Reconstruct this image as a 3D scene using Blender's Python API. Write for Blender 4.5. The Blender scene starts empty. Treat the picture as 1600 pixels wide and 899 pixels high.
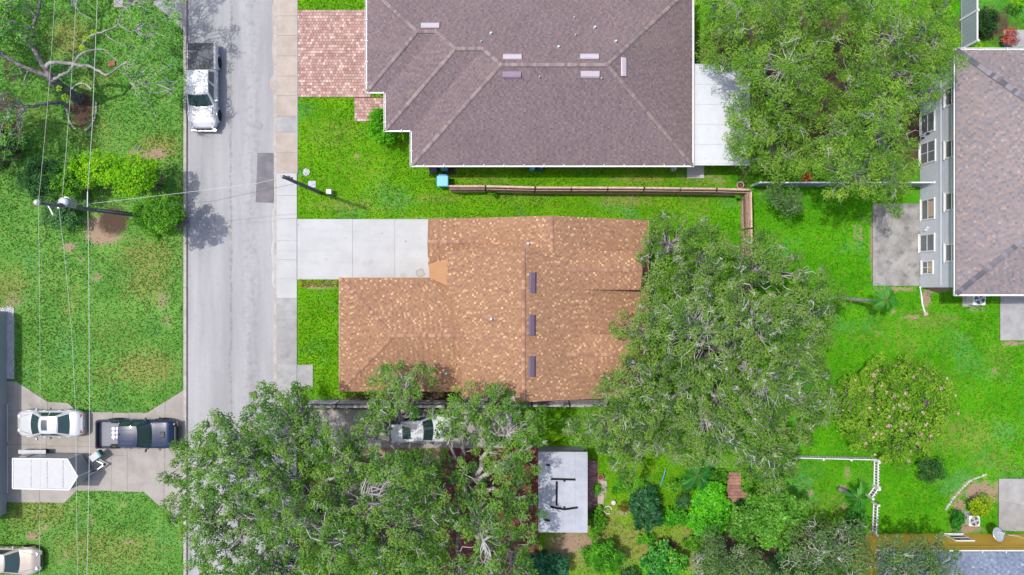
import bpy, math, random
import numpy as np
from math import radians, sin, cos, pi
from mathutils import Vector

# ---------------------------------------------------------------- camera, sky, sun, exposure
SC = bpy.context.scene
COL = SC.collection
S = 0.044            # metres per photo pixel on the ground
H = 54.7             # drone height
CX, CY = 800.0, 449.5
cam_data = bpy.data.cameras.new("camera")
cam = bpy.data.objects.new("camera", cam_data)
COL.objects.link(cam)
cam.location = (0, 0, H)
cam.rotation_euler = (0, 0, 0)
cam_data.sensor_width = 36.0
cam_data.lens = 36.0 * H / (1600 * S)
cam_data.clip_end = 2000
SC.camera = cam

SUN_EL, SUN_AZ = 69.0, 287.0     # azimuth clockwise from north (+y): the sun stands in the west
world = bpy.data.worlds.new("World")
SC.world = world
world.use_nodes = True
wn = world.node_tree
sky = wn.nodes.new("ShaderNodeTexSky")
sky.sky_type = 'NISHITA'
sky.sun_disc = False
sky.sun_elevation = radians(SUN_EL)
sky.sun_rotation = radians(SUN_AZ)
sky.air_density = 1.0
sky.dust_density = 3.0
sky.ozone_density = 1.0
bg = wn.nodes["Background"]
bg.inputs[1].default_value = 0.15
wn.links.new(sky.outputs[0], bg.inputs[0])

sl = bpy.data.lights.new("sun", 'SUN')
sl.energy = 2.5
sl.angle = radians(0.9)
sl.color = (1.0, 0.955, 0.89)
sun = bpy.data.objects.new("sun", sl)
COL.objects.link(sun)
_a, _e = radians(SUN_AZ), radians(SUN_EL)
to_sun = Vector((sin(_a) * cos(_e), cos(_a) * cos(_e), sin(_e)))
sun.rotation_euler = (-to_sun).to_track_quat('-Z', 'Y').to_euler()
sun.location = to_sun * 80

SC.view_settings.view_transform = 'Standard'
SC.view_settings.look = 'None'
SC.view_settings.gamma = 1.0
SC.view_settings.exposure = 0.66

# ---------------------------------------------------------------- helpers
RNG = np.random.default_rng(7)
random.seed(7)

def P(px, py, z=0.0):
    f = S * (H - z) / H
    return ((px - CX) * f, (CY - py) * f, z)

def lin(r, g, b):
    f = lambda c: (c / 12.92 if c <= .04045 else ((c + .055) / 1.055) ** 2.4)
    return (f(r / 255), f(g / 255), f(b / 255))

OFF = {}
def tag(o, label=None, cat=None, group=None, kind=None):
    if label: o["label"] = label
    if cat: o["category"] = cat
    if group: o["group"] = group
    if kind: o["kind"] = kind
    return o

def thing(name, label, cat, loc=(0, 0, 0), group=None, rz=0.0):
    o = bpy.data.objects.new(name, None)
    COL.objects.link(o)
    o.location = loc
    o.rotation_euler = (0, 0, rz)
    o.empty_display_size = 0.3
    OFF[o.name] = Vector(loc) if rz == 0 else Vector((0, 0, 0))
    return tag(o, label, cat, group)

class MB:
    def __init__(s):
        s.v, s.f, s.uv, s.c = [], [], [], []
    def poly(s, pts, flip=False):
        n = len(s.v); s.v += [tuple(p) for p in pts]
        idx = list(range(n, n + len(pts)))
        s.f.append(idx[::-1] if flip else idx)
    def box(s, c, d, rz=0.0, taper=1.0):
        x, y, z = c; a, b, h = d[0] / 2, d[1] / 2, d[2] / 2
        n = len(s.v); cr, sr = cos(rz), sin(rz)
        for (sx, sy, sz) in ((-1,-1,-1),(1,-1,-1),(1,1,-1),(-1,1,-1),(-1,-1,1),(1,-1,1),(1,1,1),(-1,1,1)):
            k = taper if sz > 0 else 1.0
            lx, ly = sx * a * k, sy * b * k
            s.v.append((x + lx * cr - ly * sr, y + lx * sr + ly * cr, z + sz * h))
        for q in ((3,2,1,0),(4,5,6,7),(0,1,5,4),(1,2,6,5),(2,3,7,6),(3,0,4,7)):
            s.f.append([n + i for i in q])
        return s
    def bar(s, p, q, w, h=None):
        h = h or w
        p, q = Vector(p), Vector(q); d = (q - p)
        if d.length < 1e-6: return s
        d.normalize()
        up = Vector((0, 0, 1)) if abs(d.z) < .95 else Vector((1, 0, 0))
        a = d.cross(up).normalized() * w / 2; b = a.cross(d).normalized() * h / 2
        n = len(s.v)
        for e in (p, q):
            s.v += [tuple(e - a - b), tuple(e + a - b), tuple(e + a + b), tuple(e - a + b)]
        for f in ((0,1,2,3),(7,6,5,4),(4,5,1,0),(5,6,2,1),(6,7,3,2),(7,4,0,3)):
            s.f.append([n + i for i in f])
        return s
    def prism(s, pts, z0, z1):
        k = len(pts); n = len(s.v)
        a = sum(pts[i][0] * pts[(i+1) % k][1] - pts[(i+1) % k][0] * pts[i][1] for i in range(k))
        if a < 0: pts = pts[::-1]
        for p in pts: s.v.append((p[0], p[1], z0))
        for p in pts: s.v.append((p[0], p[1], z1))
        s.f.append([n + i for i in range(k)][::-1])
        s.f.append([n + k + i for i in range(k)])
        for i in range(k):
            j = (i + 1) % k
            s.f.append([n + i, n + j, n + k + j, n + k + i])
        return s
    def lathe(s, c, prof, seg=14, axis='z'):
        n = len(s.v); k = len(prof)
        for i in range(seg):
            t = 2 * pi * i / seg
            for (r, h) in prof:
                if axis == 'z': s.v.append((c[0] + r * cos(t), c[1] + r * sin(t), c[2] + h))
                elif axis == 'y': s.v.append((c[0] + r * cos(t), c[1] + h, c[2] + r * sin(t)))
                else: s.v.append((c[0] + h, c[1] + r * cos(t), c[2] + r * sin(t)))
        for i in range(seg):
            j = (i + 1) % seg
            for m in range(k - 1):
                q = [n + i*k + m, n + j*k + m, n + j*k + m + 1, n + i*k + m + 1]
                s.f.append(q if axis != 'y' else q[::-1])
        if prof[0][0] > 1e-4:
            q = [n + i * k for i in range(seg)]; s.f.append(q[::-1] if axis != 'y' else q)
        if prof[-1][0] > 1e-4:
            q = [n + i * k + k - 1 for i in range(seg)]; s.f.append(q if axis != 'y' else q[::-1])
        return s
    def tube(s, pts, rad, sides=6):
        V, F = tubes(np.array([pts], float), np.array([rad], float), sides)
        n = len(s.v)
        s.v += [tuple(p) for p in V.tolist()]
        s.f += [[n + i for i in q] for q in F.tolist()]
        n0 = n; K = len(pts)
        s.f.append([n0 + i for i in range(sides)][::-1])
        s.f.append([n0 + (K - 1) * sides + i for i in range(sides)])
        return s
    def grid(s, fn, nu, nv, flip=False):
        n = len(s.v)
        for i in range(nu + 1):
            for j in range(nv + 1):
                s.v.append(tuple(fn(i / nu, j / nv)))
        for i in range(nu):
            for j in range(nv):
                q = [n + i*(nv+1) + j, n + (i+1)*(nv+1) + j, n + (i+1)*(nv+1) + j+1, n + i*(nv+1) + j+1]
                s.f.append(q[::-1] if flip else q)
        return s
    def build(s, name, mat, parent=None, smooth=False, kind=None, bevel=0.0, local=False):
        off = Vector((0, 0, 0))
        if parent is not None and not local: off = OFF.get(parent.name, off)
        me = bpy.data.meshes.new(name)
        me.from_pydata([(x - off.x, y - off.y, z - off.z) for x, y, z in s.v], [], s.f)
        if s.uv:
            ul = me.uv_layers.new(name="UVMap")
            ul.data.foreach_set("uv", np.array(s.uv, dtype=np.float32).ravel())
        if s.c:
            ca = me.color_attributes.new("tint", 'FLOAT_COLOR', 'CORNER')
            ca.data.foreach_set("color", np.array(s.c, dtype=np.float32).ravel())
        if smooth: me.polygons.foreach_set("use_smooth", [True] * len(me.polygons))
        me.update()
        if mat: me.materials.append(mat)
        o = bpy.data.objects.new(name, me)
        COL.objects.link(o)
        if parent is not None:
            o.parent = parent
            OFF[o.name] = off
        if bevel > 0:
            b = o.modifiers.new("bevel", 'BEVEL'); b.width = bevel; b.segments = 2; b.limit_method = 'ANGLE'
        if kind: o["kind"] = kind
        return o

def tubes(pts, rad, sides=5):
    """pts (N,K,3), rad (N,K) -> vertices and quads"""
    N, K, _ = pts.shape
    t = np.empty_like(pts)
    t[:, 1:-1] = pts[:, 2:] - pts[:, :-2]
    t[:, 0] = pts[:, 1] - pts[:, 0]; t[:, -1] = pts[:, -1] - pts[:, -2]
    t /= np.linalg.norm(t, axis=2, keepdims=True) + 1e-9
    ref = np.where(np.abs(t[:, :, 2:3]) < .9, np.array([0, 0, 1.0]), np.array([1.0, 0, 0]))
    a = np.cross(t, ref); a /= np.linalg.norm(a, axis=2, keepdims=True) + 1e-9
    b = np.cross(t, a)
    ang = np.linspace(0, 2 * pi, sides, endpoint=False)
    V = (pts[:, :, None, :] + rad[:, :, None, None] * (a[:, :, None, :] * np.cos(ang)[None, None, :, None] + b[:, :, None, :] * np.sin(ang)[None, None, :, None]))
    V = V.reshape(-1, 3)
    base = (np.arange(N) * K * sides)[:, None, None] + (np.arange(K - 1) * sides)[None, :, None]
    i = np.arange(sides); j = (i + 1) % sides
    F = np.stack([base + i, base + j, base + j + sides, base + i + sides], axis=-1).reshape(-1, 4)
    return V, F

def quads_obj(name, V, F, mat, parent=None, colors=None, smooth=False, kind=None):
    off = OFF.get(parent.name, Vector((0, 0, 0))) if parent is not None else Vector((0, 0, 0))
    V = np.asarray(V, dtype=np.float32) - np.array(off, dtype=np.float32)
    me = bpy.data.meshes.new(name)
    me.vertices.add(len(V)); me.vertices.foreach_set("co", V.ravel())
    F = np.asarray(F, dtype=np.int32)
    me.loops.add(F.size); me.loops.foreach_set("vertex_index", F.ravel())
    me.polygons.add(len(F))
    me.polygons.foreach_set("loop_start", np.arange(len(F), dtype=np.int32) * F.shape[1])
    if smooth: me.polygons.foreach_set("use_smooth", np.ones(len(F), dtype=bool))
    if colors is not None:
        ca = me.color_attributes.new("tint", 'FLOAT_COLOR', 'POINT')
        c4 = np.ones((len(V), 4), dtype=np.float32); c4[:, :3] = colors
        ca.data.foreach_set("color", c4.ravel())
    me.update(calc_edges=True)
    me.validate()
    if mat: me.materials.append(mat)
    o = bpy.data.objects.new(name, me)
    COL.objects.link(o)
    if parent is not None:
        o.parent = parent; OFF[o.name] = off
    if kind: o["kind"] = kind
    return o

def in_poly(x, y, poly):
    x = np.asarray(x); y = np.asarray(y)
    r = np.zeros(x.shape, bool); n = len(poly)
    for i in range(n):
        x1, y1 = poly[i][0], poly[i][1]; x2, y2 = poly[(i + 1) % n][0], poly[(i + 1) % n][1]
        c = ((y1 > y) != (y2 > y)) & (x < (x2 - x1) * (y - y1) / (y2 - y1 + 1e-12) + x1)
        r ^= c
    return r

# ---------------------------------------------------------------- materials
def new_mat(name):
    m = bpy.data.materials.new(name); m.use_nodes = True
    nt = m.node_tree
    return m, nt, nt.nodes["Principled BSDF"]

def N(nt, t, **kw):
    n = nt.nodes.new(t)
    for k, v in kw.items(): setattr(n, k, v)
    return n

def mathn(nt, op, a, b=None, c=None, clamp=False):
    n = N(nt, "ShaderNodeMath", operation=op, use_clamp=clamp)
    for i, x in enumerate((a, b, c)):
        if x is None: continue
        if isinstance(x, (int, float)): n.inputs[i].default_value = x
        else: nt.links.new(x, n.inputs[i])
    return n.outputs[0]

def mixc(nt, fac, a, b, mode='MIX'):
    n = N(nt, "ShaderNodeMix", data_type='RGBA', blend_type=mode)
    for s, x in ((0, fac), (6, a), (7, b)):
        if isinstance(x, (int, float)): n.inputs[s].default_value = x
        elif isinstance(x, tuple): n.inputs[s].default_value = (*x[:3], 1)
        else: nt.links.new(x, n.inputs[s])
    return n.outputs[2]

def noise(nt, vec, scale, detail=4, rough=.6, scl=None):
    n = N(nt, "ShaderNodeTexNoise"); n.inputs["Scale"].default_value = scale
    n.inputs["Detail"].default_value = detail; n.inputs["Roughness"].default_value = rough
    if scl:
        mp = N(nt, "ShaderNodeMapping"); mp.inputs["Scale"].default_value = scl
        nt.links.new(vec, mp.inputs[0]); vec = mp.outputs[0]
    nt.links.new(vec, n.inputs["Vector"])
    return n.outputs["Fac"]

def ramp(nt, fac, stops, interp='LINEAR'):
    r = N(nt, "ShaderNodeValToRGB"); r.color_ramp.interpolation = interp
    e = r.color_ramp.elements
    while len(e) > 1: e.remove(e[-1])
    e[0].position = stops[0][0]; e[0].color = (*stops[0][1], 1)
    for p, c in stops[1:]:
        x = e.new(p); x.color = (*c, 1)
    nt.links.new(fac, r.inputs[0])
    return r.outputs[0]

def smooth(nt, x, a, b):
    n = N(nt, "ShaderNodeMapRange", interpolation_type='SMOOTHSTEP')
    n.inputs[1].default_value = a; n.inputs[2].default_value = b
    nt.links.new(x, n.inputs[0])
    return n.outputs[0]

def bump(nt, bsdf, h, strength=.3, dist=.02):
    b = N(nt, "ShaderNodeBump"); b.inputs["Strength"].default_value = strength; b.inputs["Distance"].default_value = dist
    nt.links.new(h, b.inputs["Height"]); nt.links.new(b.outputs[0], bsdf.inputs["Normal"])

def pos(nt): return N(nt, "ShaderNodeNewGeometry").outputs["Position"]

def mottled(name, c1, c2, scale=3, rough=.8, metal=0.0, fine=40, fine_amt=.25, bump_s=.15, rnd=0.0, spec=.3, stain=None):
    m, nt, b = new_mat(name)
    v = pos(nt)
    f = noise(nt, v, scale, 5, .62)
    f2 = noise(nt, v, fine, 3, .7)
    f = mathn(nt, 'ADD', smooth(nt, f, .3, .7), mathn(nt, 'MULTIPLY', mathn(nt, 'SUBTRACT', f2, .5), fine_amt * 4), clamp=True)
    c = mixc(nt, f, c1, c2)
    if stain:
        sc, lo, hi, sccol, amt = stain
        sm = smooth(nt, noise(nt, v, sc, 6, .65), lo, hi)
        c = mixc(nt, mathn(nt, 'MULTIPLY', sm, amt), c, sccol)
    if rnd > 0:
        oi = N(nt, "ShaderNodeObjectInfo").outputs["Random"]
        hs = N(nt, "ShaderNodeHueSaturation")
        nt.links.new(mathn(nt, 'ADD', mathn(nt, 'MULTIPLY', oi, 2 * rnd), 1 - rnd), hs.inputs["Value"])
        nt.links.new(c, hs.inputs["Color"]); c = hs.outputs[0]
    nt.links.new(c, b.inputs["Base Color"])
    b.inputs["Roughness"].default_value = rough; b.inputs["Metallic"].default_value = metal
    b.inputs["Specular IOR Level"].default_value = spec
    if bump_s: bump(nt, b, f2, bump_s, .01)
    return m

def plain(name, c, rough=.5, metal=0.0, spec=.5, coat=0.0, trans=0.0):
    m, nt, b = new_mat(name)
    v = pos(nt)
    f = noise(nt, v, 2.3, 4, .6)
    nt.links.new(mixc(nt, f, tuple(x * .88 for x in c), tuple(min(1, x * 1.1) for x in c)), b.inputs["Base Color"])
    b.inputs["Roughness"].default_value = rough; b.inputs["Metallic"].default_value = metal
    b.inputs["Specular IOR Level"].default_value = spec
    b.inputs["Coat Weight"].default_value = coat; b.inputs["Coat Roughness"].default_value = .06
    return m

def shingle(name, cols, w=.22, h=.145, wear=None, contrast=1.0, rough=.9):
    """cols: ramp stops for the random colour of each tab, laid in courses by the UV map (metres)"""
    m, nt, b = new_mat(name)
    uv = N(nt, "ShaderNodeUVMap").outputs[0]
    sx = N(nt, "ShaderNodeSeparateXYZ"); nt.links.new(uv, sx.inputs[0])
    row = mathn(nt, 'FLOOR', mathn(nt, 'DIVIDE', sx.outputs[1], h))
    wn_ = N(nt, "ShaderNodeTexWhiteNoise", noise_dimensions='1D'); nt.links.new(row, wn_.inputs["W"])
    u = mathn(nt, 'ADD', mathn(nt, 'DIVIDE', sx.outputs[0], w), mathn(nt, 'MULTIPLY', wn_.outputs[0], 7.3))
    colm = mathn(nt, 'FLOOR', u)
    cv = N(nt, "ShaderNodeCombineXYZ"); nt.links.new(colm, cv.inputs[0]); nt.links.new(row, cv.inputs[1])
    wn2 = N(nt, "ShaderNodeTexWhiteNoise", noise_dimensions='3D'); nt.links.new(cv.outputs[0], wn2.inputs["Vector"])
    reg = mathn(nt, 'FRACT', mathn(nt, 'ADD', mathn(nt, 'MULTIPLY', colm, .3819), mathn(nt, 'MULTIPLY', row, .2360)))
    pick = mathn(nt, 'ADD', mathn(nt, 'MULTIPLY', wn2.outputs[0], .45), mathn(nt, 'MULTIPLY', reg, .55))
    c = ramp(nt, pick, cols)
    p = pos(nt)
    big = noise(nt, p, .35, 5, .6)
    hs = N(nt, "ShaderNodeHueSaturation")
    nt.links.new(mathn(nt, 'ADD', .82, mathn(nt, 'MULTIPLY', big, .36)), hs.inputs["Value"])
    nt.links.new(c, hs.inputs["Color"]); c = hs.outputs[0]
    gran = noise(nt, p, 55, 2, .7)
    c = mixc(nt, .35, c, mixc(nt, gran, (.25, .25, .25), (1.6, 1.6, 1.6)), 'MULTIPLY')
    if wear:
        st = smooth(nt, noise(nt, uv, .55, 5, .65, (1, .35, 1)), .52, .75)
        c = mixc(nt, mathn(nt, 'MULTIPLY', st, wear[1]), c, wear[0])
    nt.links.new(c, b.inputs["Base Color"])
    b.inputs["Roughness"].default_value = rough; b.inputs["Specular IOR Level"].default_value = .2
    fr = mathn(nt, 'FRACT', mathn(nt, 'DIVIDE', sx.outputs[1], h))
    hgt = mathn(nt, 'ADD', mathn(nt, 'MULTIPLY', fr, -1.0), mathn(nt, 'MULTIPLY', wn2.outputs[0], .5))
    bump(nt, b, hgt, .55, .02)
    return m

def leafmat(name, trans=.3, rough=.6, spec=.12):
    m, nt, b = new_mat(name)
    a = N(nt, "ShaderNodeAttribute", attribute_name="tint")
    nt.links.new(a.outputs["Color"], b.inputs["Base Color"])
    b.inputs["Roughness"].default_value = rough; b.inputs["Specular IOR Level"].default_value = spec
    tr = N(nt, "ShaderNodeBsdfTranslucent"); nt.links.new(a.outputs["Color"], tr.inputs[0])
    mx = N(nt, "ShaderNodeMixShader"); mx.inputs[0].default_value = trans
    nt.links.new(b.outputs[0], mx.inputs[1]); nt.links.new(tr.outputs[0], mx.inputs[2])
    nt.links.new(mx.outputs[0], nt.nodes["Material Output"].inputs[0])
    return m

def tintmat(name, rough=.85, amt=.2, scale=30):
    m, nt, b = new_mat(name)
    a = N(nt, "ShaderNodeAttribute", attribute_name="tint")
    f = noise(nt, pos(nt), scale, 3, .7)
    c = mixc(nt, 1.0, a.outputs["Color"], mixc(nt, f, (1 - amt,) * 3, (1 + amt,) * 3), 'MULTIPLY')
    nt.links.new(c, b.inputs["Base Color"]); b.inputs["Roughness"].default_value = rough
    b.inputs["Specular IOR Level"].default_value = .2
    bump(nt, b, f, .3, .01)
    return m

M = {}
M['conc_new'] = mottled("new_concrete", (.342, .345, .352), (.385, .388, .396), .8, .85, fine=25, fine_amt=.12, rnd=.03, stain=(1.3, .6, .8, (.27, .26, .24), .3))
def drive_marks(m):
    nt = m.node_tree; b = nt.nodes["Principled BSDF"]; src = b.inputs["Base Color"].links[0].from_socket
    v = pos(nt); c = src
    lane = smooth(nt, noise(nt, v, .9, 4, .6, (.12, 1.6, 1)), .5, .72)
    c = mixc(nt, mathn(nt, 'MULTIPLY', lane, .22), c, (.25, .245, .24))
    wob = mathn(nt, 'MULTIPLY', mathn(nt, 'SUBTRACT', noise(nt, v, 6, 3, .6), .5), .35)
    for (px, py, r, w, k) in ((657, 427, .26, .09, .55), (657, 427, .02, .3, .3), (634, 378, .0, .07, .8), (597, 365, .0, .12, .35), (540, 372, .0, .1, .3), (510, 405, .0, .16, .25), (630, 432, .0, .35, .3), (580, 410, .0, .2, .2), (466, 352, .0, .05, .8)):
        x, y, _ = P(px, py)
        d = N(nt, "ShaderNodeVectorMath", operation='DISTANCE'); nt.links.new(v, d.inputs[0]); d.inputs[1].default_value = (x, y, .04)
        e = mathn(nt, 'ABSOLUTE', mathn(nt, 'SUBTRACT', mathn(nt, 'ADD', d.outputs["Value"], wob), r))
        c = mixc(nt, mathn(nt, 'MULTIPLY', mathn(nt, 'SUBTRACT', 1.0, smooth(nt, e, w * .3, w)), k), c, (.20, .18, .13))
    nt.links.new(c, b.inputs["Base Color"])
drive_marks(M['conc_new'])
M['conc_old'] = mottled("old_concrete", (.225, .225, .23), (.29, .288, .29), 1.4, .9, fine=30, fine_amt=.2, rnd=.07, stain=(2.1, .55, .75, (.16, .155, .15), .5))
M['conc_tan'] = mottled("tan_concrete", (.30, .255, .22), (.36, .31, .275), 1.2, .9, fine=30, fine_amt=.15, rnd=.06, stain=(1.6, .6, .78, (.2, .19, .2), .5))
M['conc_drive'] = mottled("worn_drive_concrete", (.245, .225, .205), (.31, .29, .27), .9, .9, fine=22, fine_amt=.18, rnd=.05, stain=(1.2, .56, .75, (.17, .15, .13), .5))
M['conc_mottled'] = mottled("weathered_patio_concrete", (.17, .165, .16), (.29, .285, .28), .9, .9, fine=12, fine_amt=.3, stain=(1.5, .5, .7, (.10, .097, .095), .7))
M['joint'] = mottled('dark_joint_filler', (.07, .065, .06), (.13, .12, .11), 3, .95)
M['kerb'] = mottled("kerb_concrete", (.28, .255, .235), (.37, .34, .315), 2.0, .9, fine=20, fine_amt=.25, stain=(3, .55, .7, (.25, .22, .2), .6))
M['gravel_white'] = mottled("white_gravel_stone", (.36, .37, .40), (.6, .6, .62), 9, .9, fine=30, fine_amt=.4, bump_s=.5)
M['white'] = plain("white_painted_metal", (.62, .62, .63), .45)
M['white_vinyl'] = plain("white_vinyl", (.62, .62, .64), .4)
M['grey_vinyl'] = plain("grey_vinyl", (.26, .29, .34), .5)
M['siding'] = plain("blue_grey_siding", (.50, .53, .59), .7)
M['ochre'] = plain("ochre_render", (.80, .46, .06), .8)
M['tan_wall'] = plain("tan_render", (.42, .30, .22), .85)
M['grey_wall'] = plain("grey_render", (.35, .35, .37), .85)
M['door_grey'] = plain("grey_garage_door", (.30, .31, .34), .6)
M['glass'] = plain("dark_glass", (.03, .045, .05), .08, spec=.8)
M['glass_house'] = plain('pale_reflecting_window_glass', (.14, .155, .165), .15, spec=.6)  # pale grey-blue base colour stands in for reflections in the panes
M['glass_car'] = plain("car_glass", (.025, .05, .05), .05, spec=.9)
M['curtain'] = plain("curtain_lining", (.45, .35, .25), .9)
M['black'] = plain("black_plastic", (.02, .02, .022), .55)
M['rubber'] = plain("tyre_rubber", (.025, .024, .024), .85, spec=.2)
M['rim'] = plain("wheel_alloy", (.45, .45, .47), .3, metal=.8)
M['steel'] = plain("galvanised_steel", (.50, .52, .55), .4, metal=.5)
M['chrome'] = plain("chrome_trim", (.7, .7, .72), .15, metal=1)
M['paint_white'] = plain("white_car_paint", (.50, .515, .535), .45, coat=.6)
M['paint_silver'] = plain("silver_white_car_paint", (.46, .47, .49), .25, coat=.6, metal=.1)
M['paint_black'] = plain("midnight_blue_car_paint", (.010, .022, .060), .35, spec=.3, coat=.25)
M['paint_beige'] = plain("champagne_car_paint", (.42, .37, .31), .25, coat=.6, metal=.15)
M['lamp_red'] = plain("red_lens", (.35, .02, .02), .2)
M['lamp_clear'] = plain("clear_lens", (.55, .57, .6), .12, spec=.8)
M['tonneau'] = mottled("dark_vinyl_cover", (.045, .05, .062), (.075, .08, .095), 1.5, .55, fine=60, fine_amt=.1)
M['bed'] = plain("grey_bed_liner", (.17, .175, .2), .7)
M['trailer_white'] = plain("white_trailer_sheet", (.35, .358, .37), .5)
M['trailer_side'] = plain("silver_trailer_sheet", (.27, .29, .33), .4, metal=.2)
M['blue_bin'] = plain("light_blue_plastic", (.10, .38, .62), .45)
M['navy_bin'] = plain("navy_plastic", (.03, .07, .20), .45)
M['teal_bin'] = plain("teal_plastic", (.02, .16, .19), .45)
M['dark_bin'] = plain("charcoal_plastic", (.03, .04, .06), .45)
M['terracotta'] = plain("terracotta", (.38, .16, .08), .85)
M['copper'] = plain("copper_coloured_flashing", (.34, .172, .080), .7)
M['vent'] = plain("purple_brown_vent_metal", (.105, .075, .11), .45)
M['vent_pale'] = plain("pale_mauve_vent_metal", (.40, .345, .39), .45)
M['vent_mid'] = plain("mauve_vent_metal", (.23, .17, .22), .45)
M['metal_roof'] = mottled("zinc_roof_sheet", (.27, .285, .335), (.34, .355, .40), 1.0, .5, fine=5, fine_amt=.15, bump_s=0)
M['metal_roof_white'] = plain("white_roof_sheet", (.44, .46, .49), .45)
M['wood_fence'] = mottled("brown_fence_board", (.18, .09, .065), (.34, .20, .15), 5, .9, fine=40, fine_amt=.25, rnd=.12)
M['wood_pale'] = mottled("pale_worn_board", (.36, .24, .18), (.52, .38, .30), 5, .9, fine=40, fine_amt=.25, rnd=.1)
M['wood_grey'] = mottled("weathered_grey_board", (.22, .20, .21), (.42, .40, .42), 5, .9, fine=40, fine_amt=.25, rnd=.15)
M['wood_dark'] = mottled("dark_stained_post", (.03, .025, .025), (.07, .06, .06), 5, .9)
M['pole_wood'] = mottled("utility_pole_timber", (.07, .068, .072), (.16, .155, .16), 6, .9, fine=60)
M['deck_wood'] = mottled("red_brown_deck_board", (.20, .10, .08), (.32, .18, .14), 4, .9, rnd=.12)
M['bark'] = mottled("oak_bark", (.06, .055, .055), (.20, .18, .19), 3.5, .95, fine=14, fine_amt=.35, bump_s=.6)
M['twig'] = mottled("pale_oak_twig", (.20, .19, .185), (.38, .36, .355), 1.2, .9, fine=10, fine_amt=.3)
M['black_matt'] = plain('matt_black_bar', (.012, .013, .018), .8, spec=.1)
M['bark_mid'] = mottled('grey_oak_limb_bark', (.13, .125, .125), (.30, .285, .28), 2.5, .95, fine=12, fine_amt=.3)
M['twig_pale'] = mottled('white_lichen_twig', (.29, .28, .275), (.48, .47, .46), 1.2, .9, fine=10, fine_amt=.3)
M['twig_dark'] = mottled("brown_grey_twig", (.12, .10, .08), (.30, .26, .22), 1.2, .9, fine=10, fine_amt=.3)
M['palm_bark'] = mottled("palm_bark", (.16, .15, .16), (.32, .30, .31), 6, .95)
M['leaf'] = leafmat("oak_leaf")
M['leaf_gloss'] = leafmat("glossy_leaf", .25, .4, .25)
M['grass'] = leafmat("grass_blade", .25, .9, 0.0)
M['petal'] = plain("pink_petal", (.75, .42, .48), .7)
M['orange_leaf'] = plain("orange_leaf", (.55, .16, .02), .6)
M['mulch'] = mottled("brown_mulch", (.055, .03, .022), (.15, .085, .065), 6, .95, fine=30, fine_amt=.4, bump_s=.6)
M['stone'] = mottled("edging_stone", (.30, .28, .25), (.45, .42, .38), 4, .9, rnd=.15)
M['brick_red'] = mottled("red_brick", (.20, .07, .055), (.34, .14, .11), 5, .9, rnd=.15)
M['wire'] = plain("aluminium_wire", (.42, .43, .42), .5)
M['tint'] = tintmat("tinted_clay_paver")
M['asphalt_patch'] = mottled("dark_asphalt_patch", (.115, .11, .125), (.165, .155, .175), 1.5, .9, fine=30, fine_amt=.3)

# roofs
M['sh_brown'] = shingle("brown_tan_shingle", [(0, lin(112, 84, 70)), (.25, lin(130, 99, 79)), (.55, lin(141, 108, 84)), (.74, lin(150, 116, 88)), (.86, lin(172, 138, 106)), (1, lin(194, 163, 130))], .125, .13, ((.30, .175, .105), .3))
M['sh_mauve'] = shingle("mauve_grey_shingle", [(0, lin(90, 80, 85)), (.3, lin(102, 90, 95)), (.6, lin(110, 96, 98)), (.85, lin(120, 103, 101)), (1, lin(116, 112, 116))], .14, .125, ((.20, .16, .145), .3))
M['sh_pink'] = shingle("pinkish_grey_shingle", [(0, lin(100, 98, 102)), (.3, lin(114, 109, 113)), (.55, lin(124, 115, 116)), (.8, lin(136, 119, 114)), (1, lin(146, 136, 136))], .16, .145, ((.2, .17, .165), .2))
M['sh_blue'] = shingle("blue_grey_shingle", [(0, lin(88, 96, 112)), (.5, lin(104, 114, 132)), (.85, lin(118, 127, 144)), (1, lin(142, 149, 164))], .18, .14, ((.3, .33, .4), .2))
M['cap_brown'] = mottled("brown_ridge_cap", lin(128, 92, 74), lin(150, 112, 86), 6, .9)
M['cap_mauve'] = mottled("pale_mauve_ridge_cap", lin(108, 96, 98), lin(138, 124, 120), 8, .9)
M['cap_pink'] = mottled("grey_ridge_cap", lin(86, 84, 92), lin(112, 108, 114), 8, .9)

# ---------------------------------------------------------------- ground, road, pavements
EXCL = []                                   # paved or built outlines, where no grass grows
def ppoly(pts, z=0.0): return [P(x, y, z)[:2] for x, y in pts]

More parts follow.
